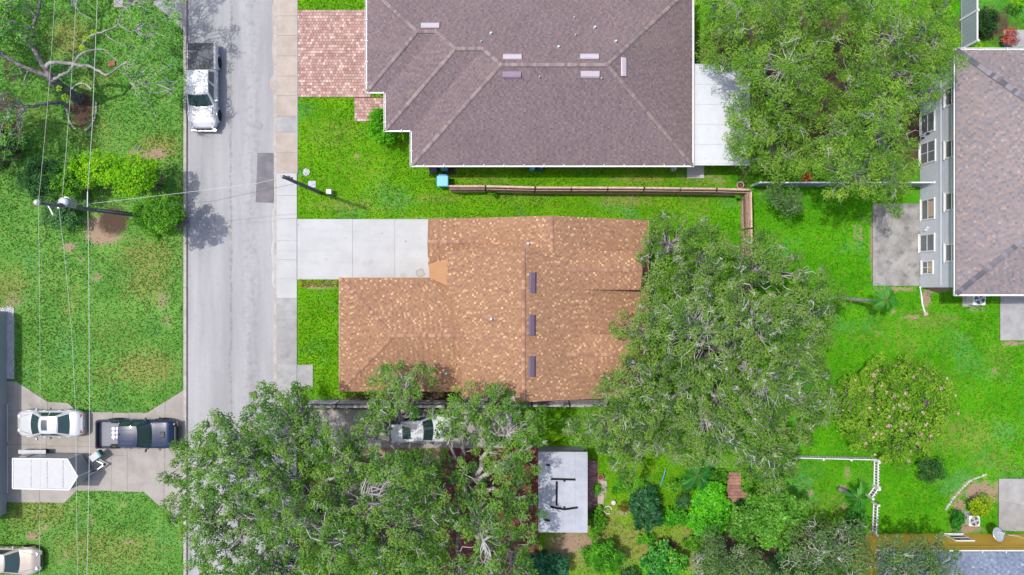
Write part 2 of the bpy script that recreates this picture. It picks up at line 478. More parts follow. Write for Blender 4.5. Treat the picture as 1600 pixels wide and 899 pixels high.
ROAD_L, ROAD_R = P(291.5, 0)[0], P(428, 0)[0]
def ground():
    xs = np.concatenate([[-600, -300, -150, -80, -50], np.arange(-40, 40.01, .2), [50, 80, 150, 300, 600]])
    ys = np.concatenate([[-600, -300, -150, -80, -40], np.arange(-24, 24.01, .2), [40, 80, 150, 300, 600]])
    X, Y = np.meshgrid(xs, ys, indexing='ij')
    Z = np.where((X > ROAD_L - .06) & (X < ROAD_R + .06), -.3, 0.0)
    und = .02 * np.sin(X * .7 + 1.3 * np.sin(Y * .43)) * np.sin(Y * .61 + .9 * np.sin(X * .31))
    Z = Z + np.where(Z == 0, und - .02, 0)
    V = np.stack([X, Y, Z], -1).reshape(-1, 3)
    nx, ny = len(xs), len(ys)
    i, j = np.meshgrid(np.arange(nx - 1), np.arange(ny - 1), indexing='ij')
    a = (i * ny + j).ravel()
    F = np.stack([a, a + ny, a + ny + 1, a + 1], -1)
    px = X / S + CX; py = CY - Y / S
    soil = np.zeros(X.shape); dry = np.zeros(X.shape); mul = np.zeros(X.shape)
    def blob(A, x, y, rx, ry, k=1.0):
        d = np.sqrt(((px - x) / rx) ** 2 + ((py - y) / ry) ** 2)
        np.maximum(A, k * np.clip(1.35 - d * .85, 0, 1), out=A)
    for b in ((215,243,22,12),(245,240,16,10),(160,368,32,18),(150,350,22,16,.9),(108,386,16,10,.8),(125,405,9,8,.7),(152,434,10,9,.8),
              (285,300,8,60,.5),(255,470,14,22,.65),(262,500,12,18,.6),(285,400,5,190,.45),(20,470,28,14,.6),(8,585,12,8,.6),
              (60,695,10,8,.4),(50,838,14,10,.8),(70,826,14,8,.7),(140,815,10,6,.7),(190,790,12,7,.6),(200,846,14,8,.7),(104,868,8,10,.6),(95,880,12,12,.5),
              (1365,385,6,66,1.0),(1342,365,14,26,.6),(1350,345,20,12,.5),(1375,520,10,4,.7),(1395,487,6,6,.8),(1425,496,22,4,.8),(1448,465,9,16,1),(1470,452,30,6,.9),
              (1400,452,45,4,.9),(1528,484,28,4,.8),(1585,537,25,5,.9),(1553,580,8,14,.6),(1520,685,24,14,.4),(1540,518,8,6,.5),(1485,672,10,6,.4),
              (1535,770,40,22,.9),(1500,795,12,20,.9),(1510,826,30,8,1),(1490,785,6,24,.7),(1265,770,8,8,.8),(1268,748,14,8,.5),(1252,790,14,10,.8),(1325,740,8,14,.7),(1318,762,8,6,.9),(1318,790,8,6,.8),
              (895,848,48,22,.9),(870,870,24,20,.8),(975,830,16,8,.5),(950,875,40,24,.5),(1005,880,16,22,.5),(1085,880,10,26,.8),(1075,815,12,8,.8),(1060,800,10,6,.8),(975,800,14,8,.8),(940,770,10,14,.7),(938,748,12,8,.8),
              (1100,775,30,10,.5),(1150,800,14,16,.8),(1350,830,40,8,.5),(1165,262,10,18,.8),(1125,282,14,8,.7),(1110,275,8,10,.6),(1062,276,10,6,.7),(1148,305,20,4,.7),(1190,305,10,18,.5),
              (990,312,26,14,.45),(820,276,40,5,.4),(760,318,14,8,.4),(855,308,4,18,.6),(558,242,7,7,.7),(505,245,9,9,.4),(570,320,60,10,.35),(700,340,120,3,.6),(476,430,9,2,.5),(500,449,34,4,.9),
              (480,255,5,24,.4),(545,652,70,22,.8),(640,700,190,60,.8),(560,800,240,90,.75),(760,760,70,60,.8)):
        blob(soil, *b)
    for b in ((230,575,60,36,.8),(170,585,40,25,.6),(110,470,30,40,.5),(230,440,50,40,.7),(180,520,60,40,.45),(60,800,70,40,.7),(160,860,120,40,.65),(75,440,40,30,.4),(15,450,40,40,.7),(230,400,60,40,.7),
              (110,60,40,40,.8),(150,120,40,40,.5),(60,180,40,40,.5),(250,230,40,24,.8),(140,200,60,50,.5),
              (520,210,60,30,.5),(560,260,50,30,.4),(680,310,60,10,.6),(540,320,80,14,.6),(760,280,60,10,.6),(1000,280,60,10,.7),(980,312,70,14,.7),(830,310,60,14,.5),(1100,280,50,16,.6),(1090,315,50,18,.5),
              (1400,520,90,30,.45),(1450,500,60,24,.6),(1510,680,70,40,.6),(1560,720,60,30,.5),(1480,610,40,40,.4),(1420,540,40,24,.5),(1560,560,30,40,.5),(1300,790,60,40,.5),
              (930,820,50,40,.95),(900,860,70,40,.9),(990,850,60,40,.9),(1060,850,60,50,.7),(1000,730,40,30,.3)):
        blob(dry, *b)
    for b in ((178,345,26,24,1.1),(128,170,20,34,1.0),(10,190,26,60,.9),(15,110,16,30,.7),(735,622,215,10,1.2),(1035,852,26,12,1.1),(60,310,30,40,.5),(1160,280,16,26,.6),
              (1240,130,175,140,1.15),(1400,150,110,130,1.1),(1540,40,70,36,.8),(1120,620,150,120,.5),(1190,850,100,60,.9),(1290,850,100,50,.8),(700,265,12,10,1.2),(920,262,230,5,.6),(240,330,50,40,.5),(150,290,80,40,.5)):  # the long thin strip paints the mauve eave's shade on the ground
        blob(mul, *b)  # the two large top-right blobs darken the ground seen through crown gaps
    col = np.stack([soil, dry, mul], -1).reshape(-1, 3)
    m, nt, b = new_mat("lawn_grass_and_soil")
    v = pos(nt)
    a_ = N(nt, "ShaderNodeAttribute", attribute_name="tint")
    sp = N(nt, "ShaderNodeSeparateColor"); nt.links.new(a_.outputs["Color"], sp.inputs[0])
    n1 = noise(nt, v, .45, 6, .62); n2 = noise(nt, v, 2.2, 6, .68); n3 = noise(nt, v, 11, 4, .7); n4 = noise(nt, v, 34, 3, .7)
    sx = N(nt, "ShaderNodeSeparateXYZ"); nt.links.new(v, sx.inputs[0])
    west = smooth(nt, sx.outputs[0], -16, -23); east = smooth(nt, sx.outputs[0], 10, 17)
    ga = mixc(nt, west, mixc(nt, east, (.060, .205, .004), (.040, .205, .004)), (.070, .205, .030))
    gb = mixc(nt, west, mixc(nt, east, (.105, .275, .005), (.070, .280, .005)), (.118, .265, .048))
    g = mixc(nt, smooth(nt, n1, .34, .66), ga, gb)
    g = mixc(nt, mathn(nt, 'MULTIPLY', smooth(nt, n2, .45, .72), .55), g, mixc(nt, west, (.165, .255, .012), (.15, .235, .05)))
    n5 = noise(nt, v, .28, 4, .6)
    g = mixc(nt, mathn(nt, 'MULTIPLY', smooth(nt, n5, .52, .70), .6), g, (.075, .225, .07))
    g = mixc(nt, mathn(nt, 'MULTIPLY', smooth(nt, n3, .5, .75), .25), g, (.05, .15, .01))
    wob = mathn(nt, 'ADD', mathn(nt, 'MULTIPLY', mathn(nt, 'SUBTRACT', n2, .5), 1.1), mathn(nt, 'MULTIPLY', mathn(nt, 'SUBTRACT', n3, .5), .9))
    dm = smooth(nt, mathn(nt, 'ADD', sp.outputs[1], wob), .3, .95)
    spk = smooth(nt, mathn(nt, 'ADD', n2, mathn(nt, 'MULTIPLY', n3, .6)), .88, 1.05)
    dm = mathn(nt, 'MAXIMUM', dm, mathn(nt, 'MULTIPLY', spk, mathn(nt, 'ADD', .3, mathn(nt, 'MULTIPLY', west, .4))))
    g = mixc(nt, mathn(nt, 'MULTIPLY', dm, .8), g, mixc(nt, n3, (.17, .19, .03), (.26, .21, .09)))
    sm = smooth(nt, mathn(nt, 'ADD', sp.outputs[0], wob), .42, .85)
    g = mixc(nt, sm, g, mixc(nt, n3, (.19, .125, .085), (.36, .26, .19)))
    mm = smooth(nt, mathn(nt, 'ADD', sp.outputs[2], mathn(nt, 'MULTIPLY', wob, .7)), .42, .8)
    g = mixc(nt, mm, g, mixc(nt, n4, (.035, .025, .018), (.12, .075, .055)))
    g = mixc(nt, .35, g, mixc(nt, n4, (.5, .5, .5), (1.5, 1.5, 1.5)), 'MULTIPLY')
    nt.links.new(g, b.inputs["Base Color"]); b.inputs["Roughness"].default_value = .95; b.inputs["Specular IOR Level"].default_value = .1
    bump(nt, b, mathn(nt, 'ADD', n4, n3), .6, .05)
    o = quads_obj("ground", V, F, m, colors=col)
    tag(o, "bright green patchy lawn with tan bare spots across all the lots", "lawn", kind="structure")
    return xs, ys, soil, mul, dry
gx, gy, g_soil, g_mulch_shade, g_dry = ground()

# road with an asphalt material: pale worn lanes, fine aggregate, a dark centre seam
def road_mat():
    m, nt, b = new_mat("worn_pale_asphalt")
    v = pos(nt)
    n1 = noise(nt, v, .5, 5, .6, (1.6, .16, 1)); n2 = noise(nt, v, 3.0, 5, .7); n3 = noise(nt, v, 45, 3, .75)
    c = mixc(nt, smooth(nt, n1, .3, .7), (.238, .237, .247), (.314, .313, .325))
    c = mixc(nt, mathn(nt, 'MULTIPLY', smooth(nt, n2, .5, .75), .35), c, (.20, .195, .215))
    sx = N(nt, "ShaderNodeSeparateXYZ"); nt.links.new(v, sx.inputs[0])
    wob = mathn(nt, 'MULTIPLY', mathn(nt, 'SUBTRACT', noise(nt, v, .8, 3, .6), .5), .5)
    d = mathn(nt, 'ABSOLUTE', mathn(nt, 'ADD', mathn(nt, 'ADD', sx.outputs[0], 19.35), wob))
    seam = mathn(nt, 'MULTIPLY', mathn(nt, 'SUBTRACT', 1.0, smooth(nt, d, .02, .14)), smooth(nt, n2, .35, .6))
    c = mixc(nt, mathn(nt, 'MULTIPLY', seam, .5), c, (.12, .115, .12))
    d2 = mathn(nt, 'ABSOLUTE', mathn(nt, 'ADD', sx.outputs[0], 17.9))
    tr = mathn(nt, 'MULTIPLY', mathn(nt, 'SUBTRACT', 1.0, smooth(nt, d2, .1, .9)), smooth(nt, n2, .4, .65))
    c = mixc(nt, mathn(nt, 'MULTIPLY', tr, .35), c, (.17, .165, .18))
    c = mixc(nt, .5, c, mixc(nt, n3, (.55,) * 3, (1.45,) * 3), 'MULTIPLY')
    nt.links.new(c, b.inputs["Base Color"]); b.inputs["Roughness"].default_value = .85; b.inputs["Specular IOR Level"].default_value = .3
    bump(nt, b, n3, .4, .01)
    return m
mb = MB()
def roadz(u): return -.10 + .05 * (1 - (2 * u - 1) ** 2)
mb.grid(lambda u, w: (ROAD_L + (ROAD_R - ROAD_L) * u, -120 + 240 * w, roadz(u)), 10, 60)
road = tag(mb.build("road", road_mat(), smooth=True), "pale grey worn asphalt street running up the left side", "road", kind="structure")
EXCL.append([(ROAD_L - .25, -60), (ROAD_R + 1.7, -60), (ROAD_R + 1.7, 60), (ROAD_L - .25, 60)])
mb = MB()
pp = [P(402, 239), P(428, 239), P(426.5, 317), P(399, 316)]
mb.prism([(p[0], p[1]) for p in pp], -.09, -.052)
mb.build("asphalt_patch", M['asphalt_patch'], road)
# concrete spilled over the gutter edge
for i, ell in enumerate((((426, 117), (421, 126), (421, 135), (425, 142), (430, 144), (430, 115)),
            ((426, 326), (424, 345), (426, 372), (423, 392), (426, 420), (424, 440), (428, 452), (431, 452), (431, 324)),
            ((425, 8), (424, 40), (426, 52), (424, 76), (427, 100), (430, 100), (430, 6)))):
    mb = MB(); mb.prism(ppoly(ell), -.1, -.045)
    mb.build("concrete_spill", M['conc_new'] if i == 1 else M['conc_tan'], road)
mb = MB(); c = P(403, 196); mb.lathe((c[0], c[1], -.09), [(.30, 0), (.30, .035), (.26, .04)], 18); mb.build("repair_disc", M['conc_old'], road)

# kerbs in cast lengths
def kerb_run(name, label, x0, x1, z, mat, n0=-24, n1=24):
    k = thing(name, label, "kerb", (0, 0, 0)); del k["category"]; k["kind"] = "structure"
    y = n0
    while y < n1:
        mb = MB(); L = 3.0
        mb.prism([(x0, y + .008), (x1, y + .008), (x1, y + L - .008), (x0, y + L - .008)], -.3, z + random.uniform(-.006, .006))
        mb.build("kerb_stone", mat, k)
        y += L
    return k
kerb_run("kerb", "thin pale kerb along the west edge of the street", ROAD_L - .2, ROAD_L, .045, M['kerb'])
kerb_run("kerb", "tan kerb and gutter strip between street and sidewalk", ROAD_R, ROAD_R + .19, .03, M['kerb'])

# sidewalk slabs
sw = thing("sidewalk", "concrete sidewalk of square slabs along the east side of the street", None)
sw["kind"] = "structure"
sx0, sx1 = P(432.5, 0)[0], P(464, 0)[0]
JY = [-60, -30, -4, 25.5, 56, 88, 119.5, 150, 182, 207, 239, 271, 306, 342, 376, 406, 436, 466, 499, 532, 569, 605, 640, 675, 710, 745, 780, 815, 850, 885, 920]
mb = MB(); mb.prism([(ROAD_R + .1, -30), (sx1 - .01, -30), (sx1 - .01, 30), (ROAD_R + .1, 30)], -.2, .012); mb.build('bedding', M['kerb'], sw)
for a, b_ in zip(JY[:-1], JY[1:]):
    mat = 'conc_tan' if b_ <= 182 or 207 <= a < 271 else ('conc_old' if a < 207 else ('conc_new' if a < 466 else 'conc_old'))
    y0, y1 = P(0, b_)[1], P(0, a)[1]
    mb = MB(); mb.prism([(sx0, y0 + .012), (sx1, y0 + .012), (sx1, y1 - .012), (sx0, y1 - .012)], -.1, .045 + random.uniform(-.006, .006))
    mb.build("slab", M[mat], sw)
mb = MB(); p0, p1 = P(464.5, 605), P(489, 570)
mb.prism([(p0[0], p0[1]), (p1[0], p0[1]), (p1[0], p1[1]), (p0[0], p1[1])], -.1, .04); mb.build("slab", M['conc_old'], sw)
EXCL.append([(p0[0], p0[1]), (p1[0], p0[1]), (p1[0], p1[1]), (p0[0], p1[1])])
mb = MB(); mb.prism([(sx1 + .003, P(0, 271)[1]), (sx1 + .045, P(0, 271)[1]), (sx1 + .045, 24), (sx1 + .003, 24)], -.1, .04); mb.build("edge_strip", M['conc_new'], sw)

def slab_set(name, label, cat, polys, mat, z=.03, gap=.012, excl=True):
    """polys: list of (pixel polygon, material key or None)"""
    t = thing(name, label, None); t["kind"] = "structure"
    bed = MB()
    for it in polys:
        pl, mk = it if isinstance(it, tuple) else (it, mat)
        w = ppoly(pl)
        cx = sum(p[0] for p in w) / len(w); cy = sum(p[1] for p in w) / len(w)
        if excl: EXCL.append(w)
        ins = []
        for x, y in w:
            d = math.hypot(x - cx, y - cy)
            ins.append((x - (x - cx) / d * gap, y - (y - cy) / d * gap))
        bed.prism(w, -.12, z - .015 + .001 * len(bed.f) * .01)
        mb = MB(); mb.prism(ins, -.1, z + random.uniform(-.004, .004)); mb.build("slab", M[mk], t)
    bed.build('bedding', M['joint'], t)
    return t
def R4(x0, y0, x1, y1): return [(x0, y0), (x1, y0), (x1, y1), (x0, y1)]
# new driveway to the brown-roofed house
slab_set("driveway", "bright new white concrete driveway of the brown roofed house", "driveway",
         [R4(464.5, 342.5, 551, 437), R4(551, 342.5, 617, 437), R4(617, 342.5, 690, 437)], 'conc_new', .04)
# west driveway (left edge of frame) with flared aprons
slab_set("driveway", "wide worn concrete driveway holding the sedan, black pickup and trailer", "driveway",
         [[(-60, 594), (26, 596), (28.5, 598), (28.5, 641), (-60, 641)], [(28.5, 598), (75, 628), (75, 641), (28.5, 641)], [(75, 628), (107, 630), (122, 644), (75, 644)],
          R4(-60, 641, 28.5, 695), R4(28.5, 641, 73, 695), R4(73, 644, 122, 697), R4(122, 644, 176, 698), R4(176, 645, 202, 699),
          [(202, 645), (230, 645), (287, 610), (287, 700), (202, 700)],
          R4(-60, 695, 28.5, 764), R4(28.5, 695, 73, 764), R4(73, 697, 122, 766), R4(122, 698, 174, 767), R4(174, 699, 199, 712), R4(174, 712, 199, 768),
          [(199, 700), (287, 700), (287, 812), (252, 793), (225, 769), (199, 768)],
          R4(-60, 764, 62, 785), [(62, 764), (120, 766), (118, 769), (101, 786), (62, 785)]], 'conc_drive', .03)
# apron at the top left and a small slab
slab_set("driveway", "grey flared driveway apron at the top left corner of the street", "driveway", [[(240, -30), (287, -30), (287, 48), (262, 24), (240, 8)]], 'conc_old', .03)
slab_set("stepping_slab", "small grey slab in the lawn at the top left", "slab", [R4(178, -6, 192, 12)], 'conc_old', .03)
# patios and pads
slab_set("patio", "weathered stained concrete patio beside the blue-grey house", "patio", [R4(1363, 318, 1437, 447)], 'conc_mottled', .05)
slab_set("concrete_pad", "plain concrete pad below the air conditioner of the blue-grey house", "pad", [R4(1562, 462, 1660, 532)], 'conc_old', .05)
slab_set("concrete_pad", "cracked pale concrete pad beside the ochre house", "pad", [[(1560, 748), (1600, 748), (1600, 790), (1560, 782)], [(1560, 782), (1600, 790), (1600, 830), (1560, 830)], R4(1600, 748, 1660, 830)], 'conc_old', .05, .01)
slab_set("concrete_pad", "small square white pad under the mauve roof's corner", "pad", [R4(1073, 252, 1100, 279)], 'conc_new', .05)
slab_set("patio", "grey patio in the shaded yard at the top right corner", "patio", [R4(1568, 47, 1660, 74)], 'conc_old', .04)
slab_set("driveway", "tan concrete drive under the oaks south of the weathered fence", "driveway",
         [R4(464.5, 640, 540, 672), R4(540, 640, 620, 672), R4(620, 640, 700, 700), R4(700, 640, 800, 700), R4(540, 672, 620, 700), R4(464.5, 672, 540, 700)], 'conc_drive', .03)
mb = MB(); pass

# clay pavers laid one by one, joined as one part where they are too small to pick apart
def paver_field(name, label, polys, cols, w=.22, h=.15, z=.04, rnd=random.Random(3)):
    t = thing(name, label, None); t["kind"] = "structure"
    base = MB()
    field = MB()
    for pl in polys:
        wp = ppoly(pl); EXCL.append(wp)
        base.prism(wp, -.1, z - .02)
        x0, x1 = min(p[0] for p in wp), max(p[0] for p in wp); y0, y1 = min(p[1] for p in wp), max(p[1] for p in wp)
        y = y0; r = 0
        while y < y1 - .02:
            x = x0 - (w / 2 if r % 2 else 0)
            while x < x1 - .01:
                xa, xb = max(x, x0), min(x + w, x1)
                if xb - xa > .04 and in_poly(np.array([(xa + xb) / 2]), np.array([y + h / 2]), wp)[0]:
                    c = rnd.choice(cols); k = rnd.uniform(.85, 1.15); n0 = len(field.f)
                    zz = z + rnd.uniform(-.004, .004); yb = min(y + h, y1); g = .008
                    field.v += [(xa+g, y+g, z-.019), (xb-g, y+g, z-.019), (xb-g, yb-g, z-.019), (xa+g, yb-g, z-.019), (xa+g, y+g, zz), (xb-g, y+g, zz), (xb-g, yb-g, zz), (xa+g, yb-g, zz)]
                    n = len(field.v) - 8
                    for q in ((4,5,6,7),(0,1,5,4),(1,2,6,5),(2,3,7,6),(3,0,4,7)):
                        field.f.append([n + i for i in q]); field.c += [(c[0]*k, c[1]*k, c[2]*k, 1)] * 4
                x += w
            y += h; r += 1
    base.build("bedding", M['mulch'], t)
    field.build("pavers", M['tint'], t, kind="stuff")
    return t
pk = [lin(160, 126, 118), lin(150, 117, 111), lin(170, 140, 131), lin(146, 117, 113), lin(180, 156, 148), lin(156, 130, 124)]
paver_field("paver_driveway", "pink clay paver driveway in front of the mauve roofed house", [R4(465.5, 16, 580, 152)], pk, .2, .2)
paver_field("paver_path", "short pink paver path beside the mauve roofed house", [R4(554, 152, 606, 190)], pk, .2, .2)
rd = [lin(112, 62, 58), lin(98, 54, 52), lin(128, 76, 68), lin(90, 60, 60)]
paver_field("paver_terrace", "dark red brick paver terrace under the oaks beside the grey shed", [R4(690, 700, 842, 905)], rd, .22, .11, .03)
paver_field("paver_path", "reddish paver strip along the east side of the grey shed", [R4(918, 720, 934, 800)], [lin(150, 115, 120), lin(130, 98, 104), lin(165, 130, 128)], .22, .11, .03)

# white gravel bed in the shade of the west house
gb = thing("gravel_bed", "white gravel bed at the left edge above the wide driveway", None); gb["kind"] = "structure"
w = ppoly(R4(-40, 482, 22, 592)); EXCL.append(ppoly(R4(-40, 478, 24, 594)))
mb = MB(); mb.prism(w, -.1, .01); mb.build("bed_base", M['gravel_white'], gb)
n = 4200
gxp = RNG.uniform(w[0][0], w[1][0], n); gyp = RNG.uniform(w[2][1], w[0][1] + .12, n)
r = RNG.uniform(.025, .07, n)
oct_ = np.array([[1,0,0],[0,1,0],[-1,0,0],[0,-1,0],[0,0,1.0],[0,0,-1]])
V = (np.stack([gxp, gyp, np.full(n, .025)], -1)[:, None, :] + oct_[None] * r[:, None, None] * RNG.uniform(.6, 1.2, (n, 6, 1))).reshape(-1, 3)
tr = np.array([[0,1,4],[1,2,4],[2,3,4],[3,0,4],[1,0,5],[2,1,5],[3,2,5],[0,3,5]])
F = (np.arange(n)[:, None, None] * 6 + tr[None]).reshape(-1, 3)
quads_obj("gravel", V, F, M['gravel_white'], gb, kind="stuff")

# ---------------------------------------------------------------- buildings
def slope(parent, pts, mat, thick=.10, name="roof_slope"):
    """one roof plane: 3-D outline, with a UV map in metres (u along the eave, v up the slope)"""
    v = [Vector(p) for p in pts]
    n = Vector((0, 0, 0))
    for i in range(len(v)):
        a, b = v[i], v[(i + 1) % len(v)]
        n += a.cross(b)
    n.normalize()
    if n.z < 0: v = v[::-1]; n = -n
    up = (Vector((0, 0, 1)) - n * n.z)
    up = up.normalized() if up.length > 1e-4 else Vector((0, 1, 0))
    u = up.cross(n).normalized()
    mb = MB(); k = len(v)
    mb.v = [tuple(p) for p in v] + [(p.x, p.y, p.z - thick) for p in v]
    mb.f.append(list(range(k)))
    mb.uv += [(p.dot(u), p.dot(up)) for p in v]
    mb.f.append(list(range(2 * k - 1, k - 1, -1))); mb.uv += [(0, 0)] * k
    for i in range(k):
        j = (i + 1) % k
        mb.f.append([i, k + i, k + j, j]); mb.uv += [(v[i].dot(u), v[i].dot(up))] * 4
    return mb.build(name, mat, parent)

def wall_run(parent, pts, z0, z1, mat, thick=.14, closed=True):
    k = len(pts)
    for i in range(k if closed else k - 1):
        (ax, ay), (bx, by) = pts[i], pts[(i + 1) % k]
        d = Vector((bx - ax, by - ay)).normalized()
        mb = MB(); mb.box(((ax + bx) / 2, (ay + by) / 2, (z0 + z1) / 2), (math.hypot(bx - ax, by - ay) - thick * .98 if i % 2 else math.hypot(bx - ax, by - ay) + thick * .98, thick, z1 - z0), math.atan2(d.y, d.x))
        mb.build("wall", mat, parent)

CAPS = {'brown_ridge_cap': [lin(130, 98, 82), lin(138, 104, 86), lin(146, 112, 92), lin(158, 124, 100)], 'pale_mauve_ridge_cap': [lin(113, 101, 103), lin(120, 108, 108), lin(127, 115, 113), lin(132, 120, 117)], 'grey_ridge_cap': [lin(84, 84, 92), lin(120, 116, 122), lin(104, 100, 108)]}
def caps(parent, lines, mat, step=.19, w=.22):
    """overlapping ridge and hip cap shingles, joined (each only a few pixels)"""
    mb = MB(); pal = CAPS[mat.name]
    for (a, b) in lines:
        a, b = Vector(a), Vector(b); L = (b - a).length; d = (b - a) / L
        side = d.cross(Vector((0, 0, 1))).normalized()
        n = max(1, int(L / step))
        for i in range(n):
            p = a + d * (L * i / n); q = a + d * (L * (i + 1) / n + .05)
            wv = side * w / 2 * random.uniform(.92, 1.06); dz = Vector((0, 0, -.03)); lift = Vector((0, 0, .05 + random.uniform(0, .01)))
            pts = [p - wv + dz + lift * .55, p + lift * .55, p + wv + dz + lift * .55, q - wv + dz + lift, q + lift, q + wv + dz + lift]
            k = len(mb.v); mb.v += [tuple(x) for x in pts]
            mb.f += [[k, k+1, k+4, k+3], [k+1, k+2, k+5, k+4], [k+3, k+4, k+5]]
            cc = random.choice(pal); kk = random.uniform(.9, 1.1); mb.c += [(cc[0]*kk, cc[1]*kk, cc[2]*kk, 1)] * 11
    return mb.build("ridge_caps", M['tint'], parent, kind="stuff")

def gutter(parent, pts, z, mat, w=.11, side=1, tick=1.25, name="gutter", bracket=True):
    """an open trough along an eave; pts run along the roof edge, trough lies on the left (side=1) or right"""
    for (a, b) in zip(pts[:-1], pts[1:]):
        A, B = Vector((*a, 0)), Vector((*b, 0)); d = (B - A); L = d.length; d /= L
        n = Vector((-d.y, d.x, 0)) * side
        mb = MB()
        mb.bar(A + n * (w + .01) + Vector((0, 0, z - .05)) - d * w, B + n * (w + .01) + Vector((0, 0, z - .05)) + d * w, .022, .11)
        mb.bar(A + n * (w / 2 + .005) + Vector((0, 0, z - .095)), B + n * (w / 2 + .005) + Vector((0, 0, z - .095)), w - .03, .012)
        g = mb.build(name, mat, parent)
        if bracket:
            k = int(L / tick)
            for i in range(1, k + 1):
                p = A + d * (L * (i - .4) / k)
                m2 = MB(); m2.bar(p - n * .04 + Vector((0, 0, z + .015)), p + n * (w + .02) + Vector((0, 0, z + .012)), .05, .02)
                m2.build("gutter_bracket", mat, g)

def vent_box(parent, c, L, Wd, ang, zc, tilt, mat, name="ridge_vent"):
    """low hooded metal vent lying on a roof slope"""
    mb = MB()
    prof = [(-Wd/2, 0), (-Wd/2, .05), (-Wd*.3, .13), (Wd*.3, .13), (Wd/2, .05), (Wd/2, 0)]
    n = len(mb.v)
    for s in (-L/2, L/2):
        for (a, h) in prof:
            x = c[0] + (s * cos(ang) - a * sin(ang)); y = c[1] + (s * sin(ang) + a * cos(ang))
            mb.v.append((x, y, zc(x, y) + h + .012))
    k = len(prof)
    for i in range(k):
        j = (i + 1) % k
        mb.f.append([n + i, n + j, n + k + j, n + k + i])
    mb.f.append([n + i for i in range(k)]); mb.f.append([n + k + i for i in range(k)][::-1])
    return mb.build(name, mat, parent, bevel=.008)

def pipe(parent, x, y, z, r=.06, h=.28, mat=None):
    mb = MB(); mb.lathe((x, y, z), [(r * 2.2, -.06), (r * 2.0, .03), (r, .08), (r, h), (r * .6, h + .01)], 10)
    return mb.build("vent_pipe", mat or M['steel'], parent, smooth=True)

def window(parent, plane, a, z0, w, h, out, mat_frame, pane_mat, mull=0, sill=True, curtain=False):
    """plane 'x' or 'y' = constant coordinate value of wall face; a = centre along the wall; out = outward sign"""
    ax, val = plane
    def pt(u, v, d): return (val + out * d, a + u, z0 + v) if ax == 'x' else (a + u, val + out * d, z0 + v)
    def slabbox(u0, u1, v0, v1, d0, d1):
        m = MB(); q = [pt(u0, v0, d0), pt(u1, v0, d0), pt(u1, v1, d0), pt(u0, v1, d0), pt(u0, v0, d1), pt(u1, v0, d1), pt(u1, v1, d1), pt(u0, v1, d1)]
        m.v = q; m.f = [[0,1,2,3],[7,6,5,4],[0,4,5,1],[1,5,6,2],[2,6,7,3],[3,7,4,0]]
        return m
    win = slabbox(-w/2, w/2, 0, h, .003, .03).build("window", pane_mat, parent)
    t = .10
    for (u0, u1, v0, v1) in ((-w/2 - t, -w/2, -t, h + t), (w/2, w/2 + t, -t, h + t), (-w/2, w/2, h, h + t), (-w/2, w/2, -t, 0)):
        slabbox(u0, u1, v0, v1, .002, .07).build("frame", mat_frame, win)
    for i in range(mull):
        u = -w/2 + w * (i + 1) / (mull + 1)
        slabbox(u - .025, u + .025, 0, h, .031, .05).build("mullion", mat_frame, win)
    slabbox(-w/2, w/2, h * .5 - .02, h * .5 + .02, .031, .052).build("meeting_rail", mat_frame, win)
    if curtain: slabbox(-w * .42, w * .42, h * .55, h * .96, .0305, .034).build("blind", M['curtain'], win)
    if sill: slabbox(-w/2 - .12, w/2 + .12, -t - .05, -t, .002, .12).build("sill", mat_frame, win)
    return win

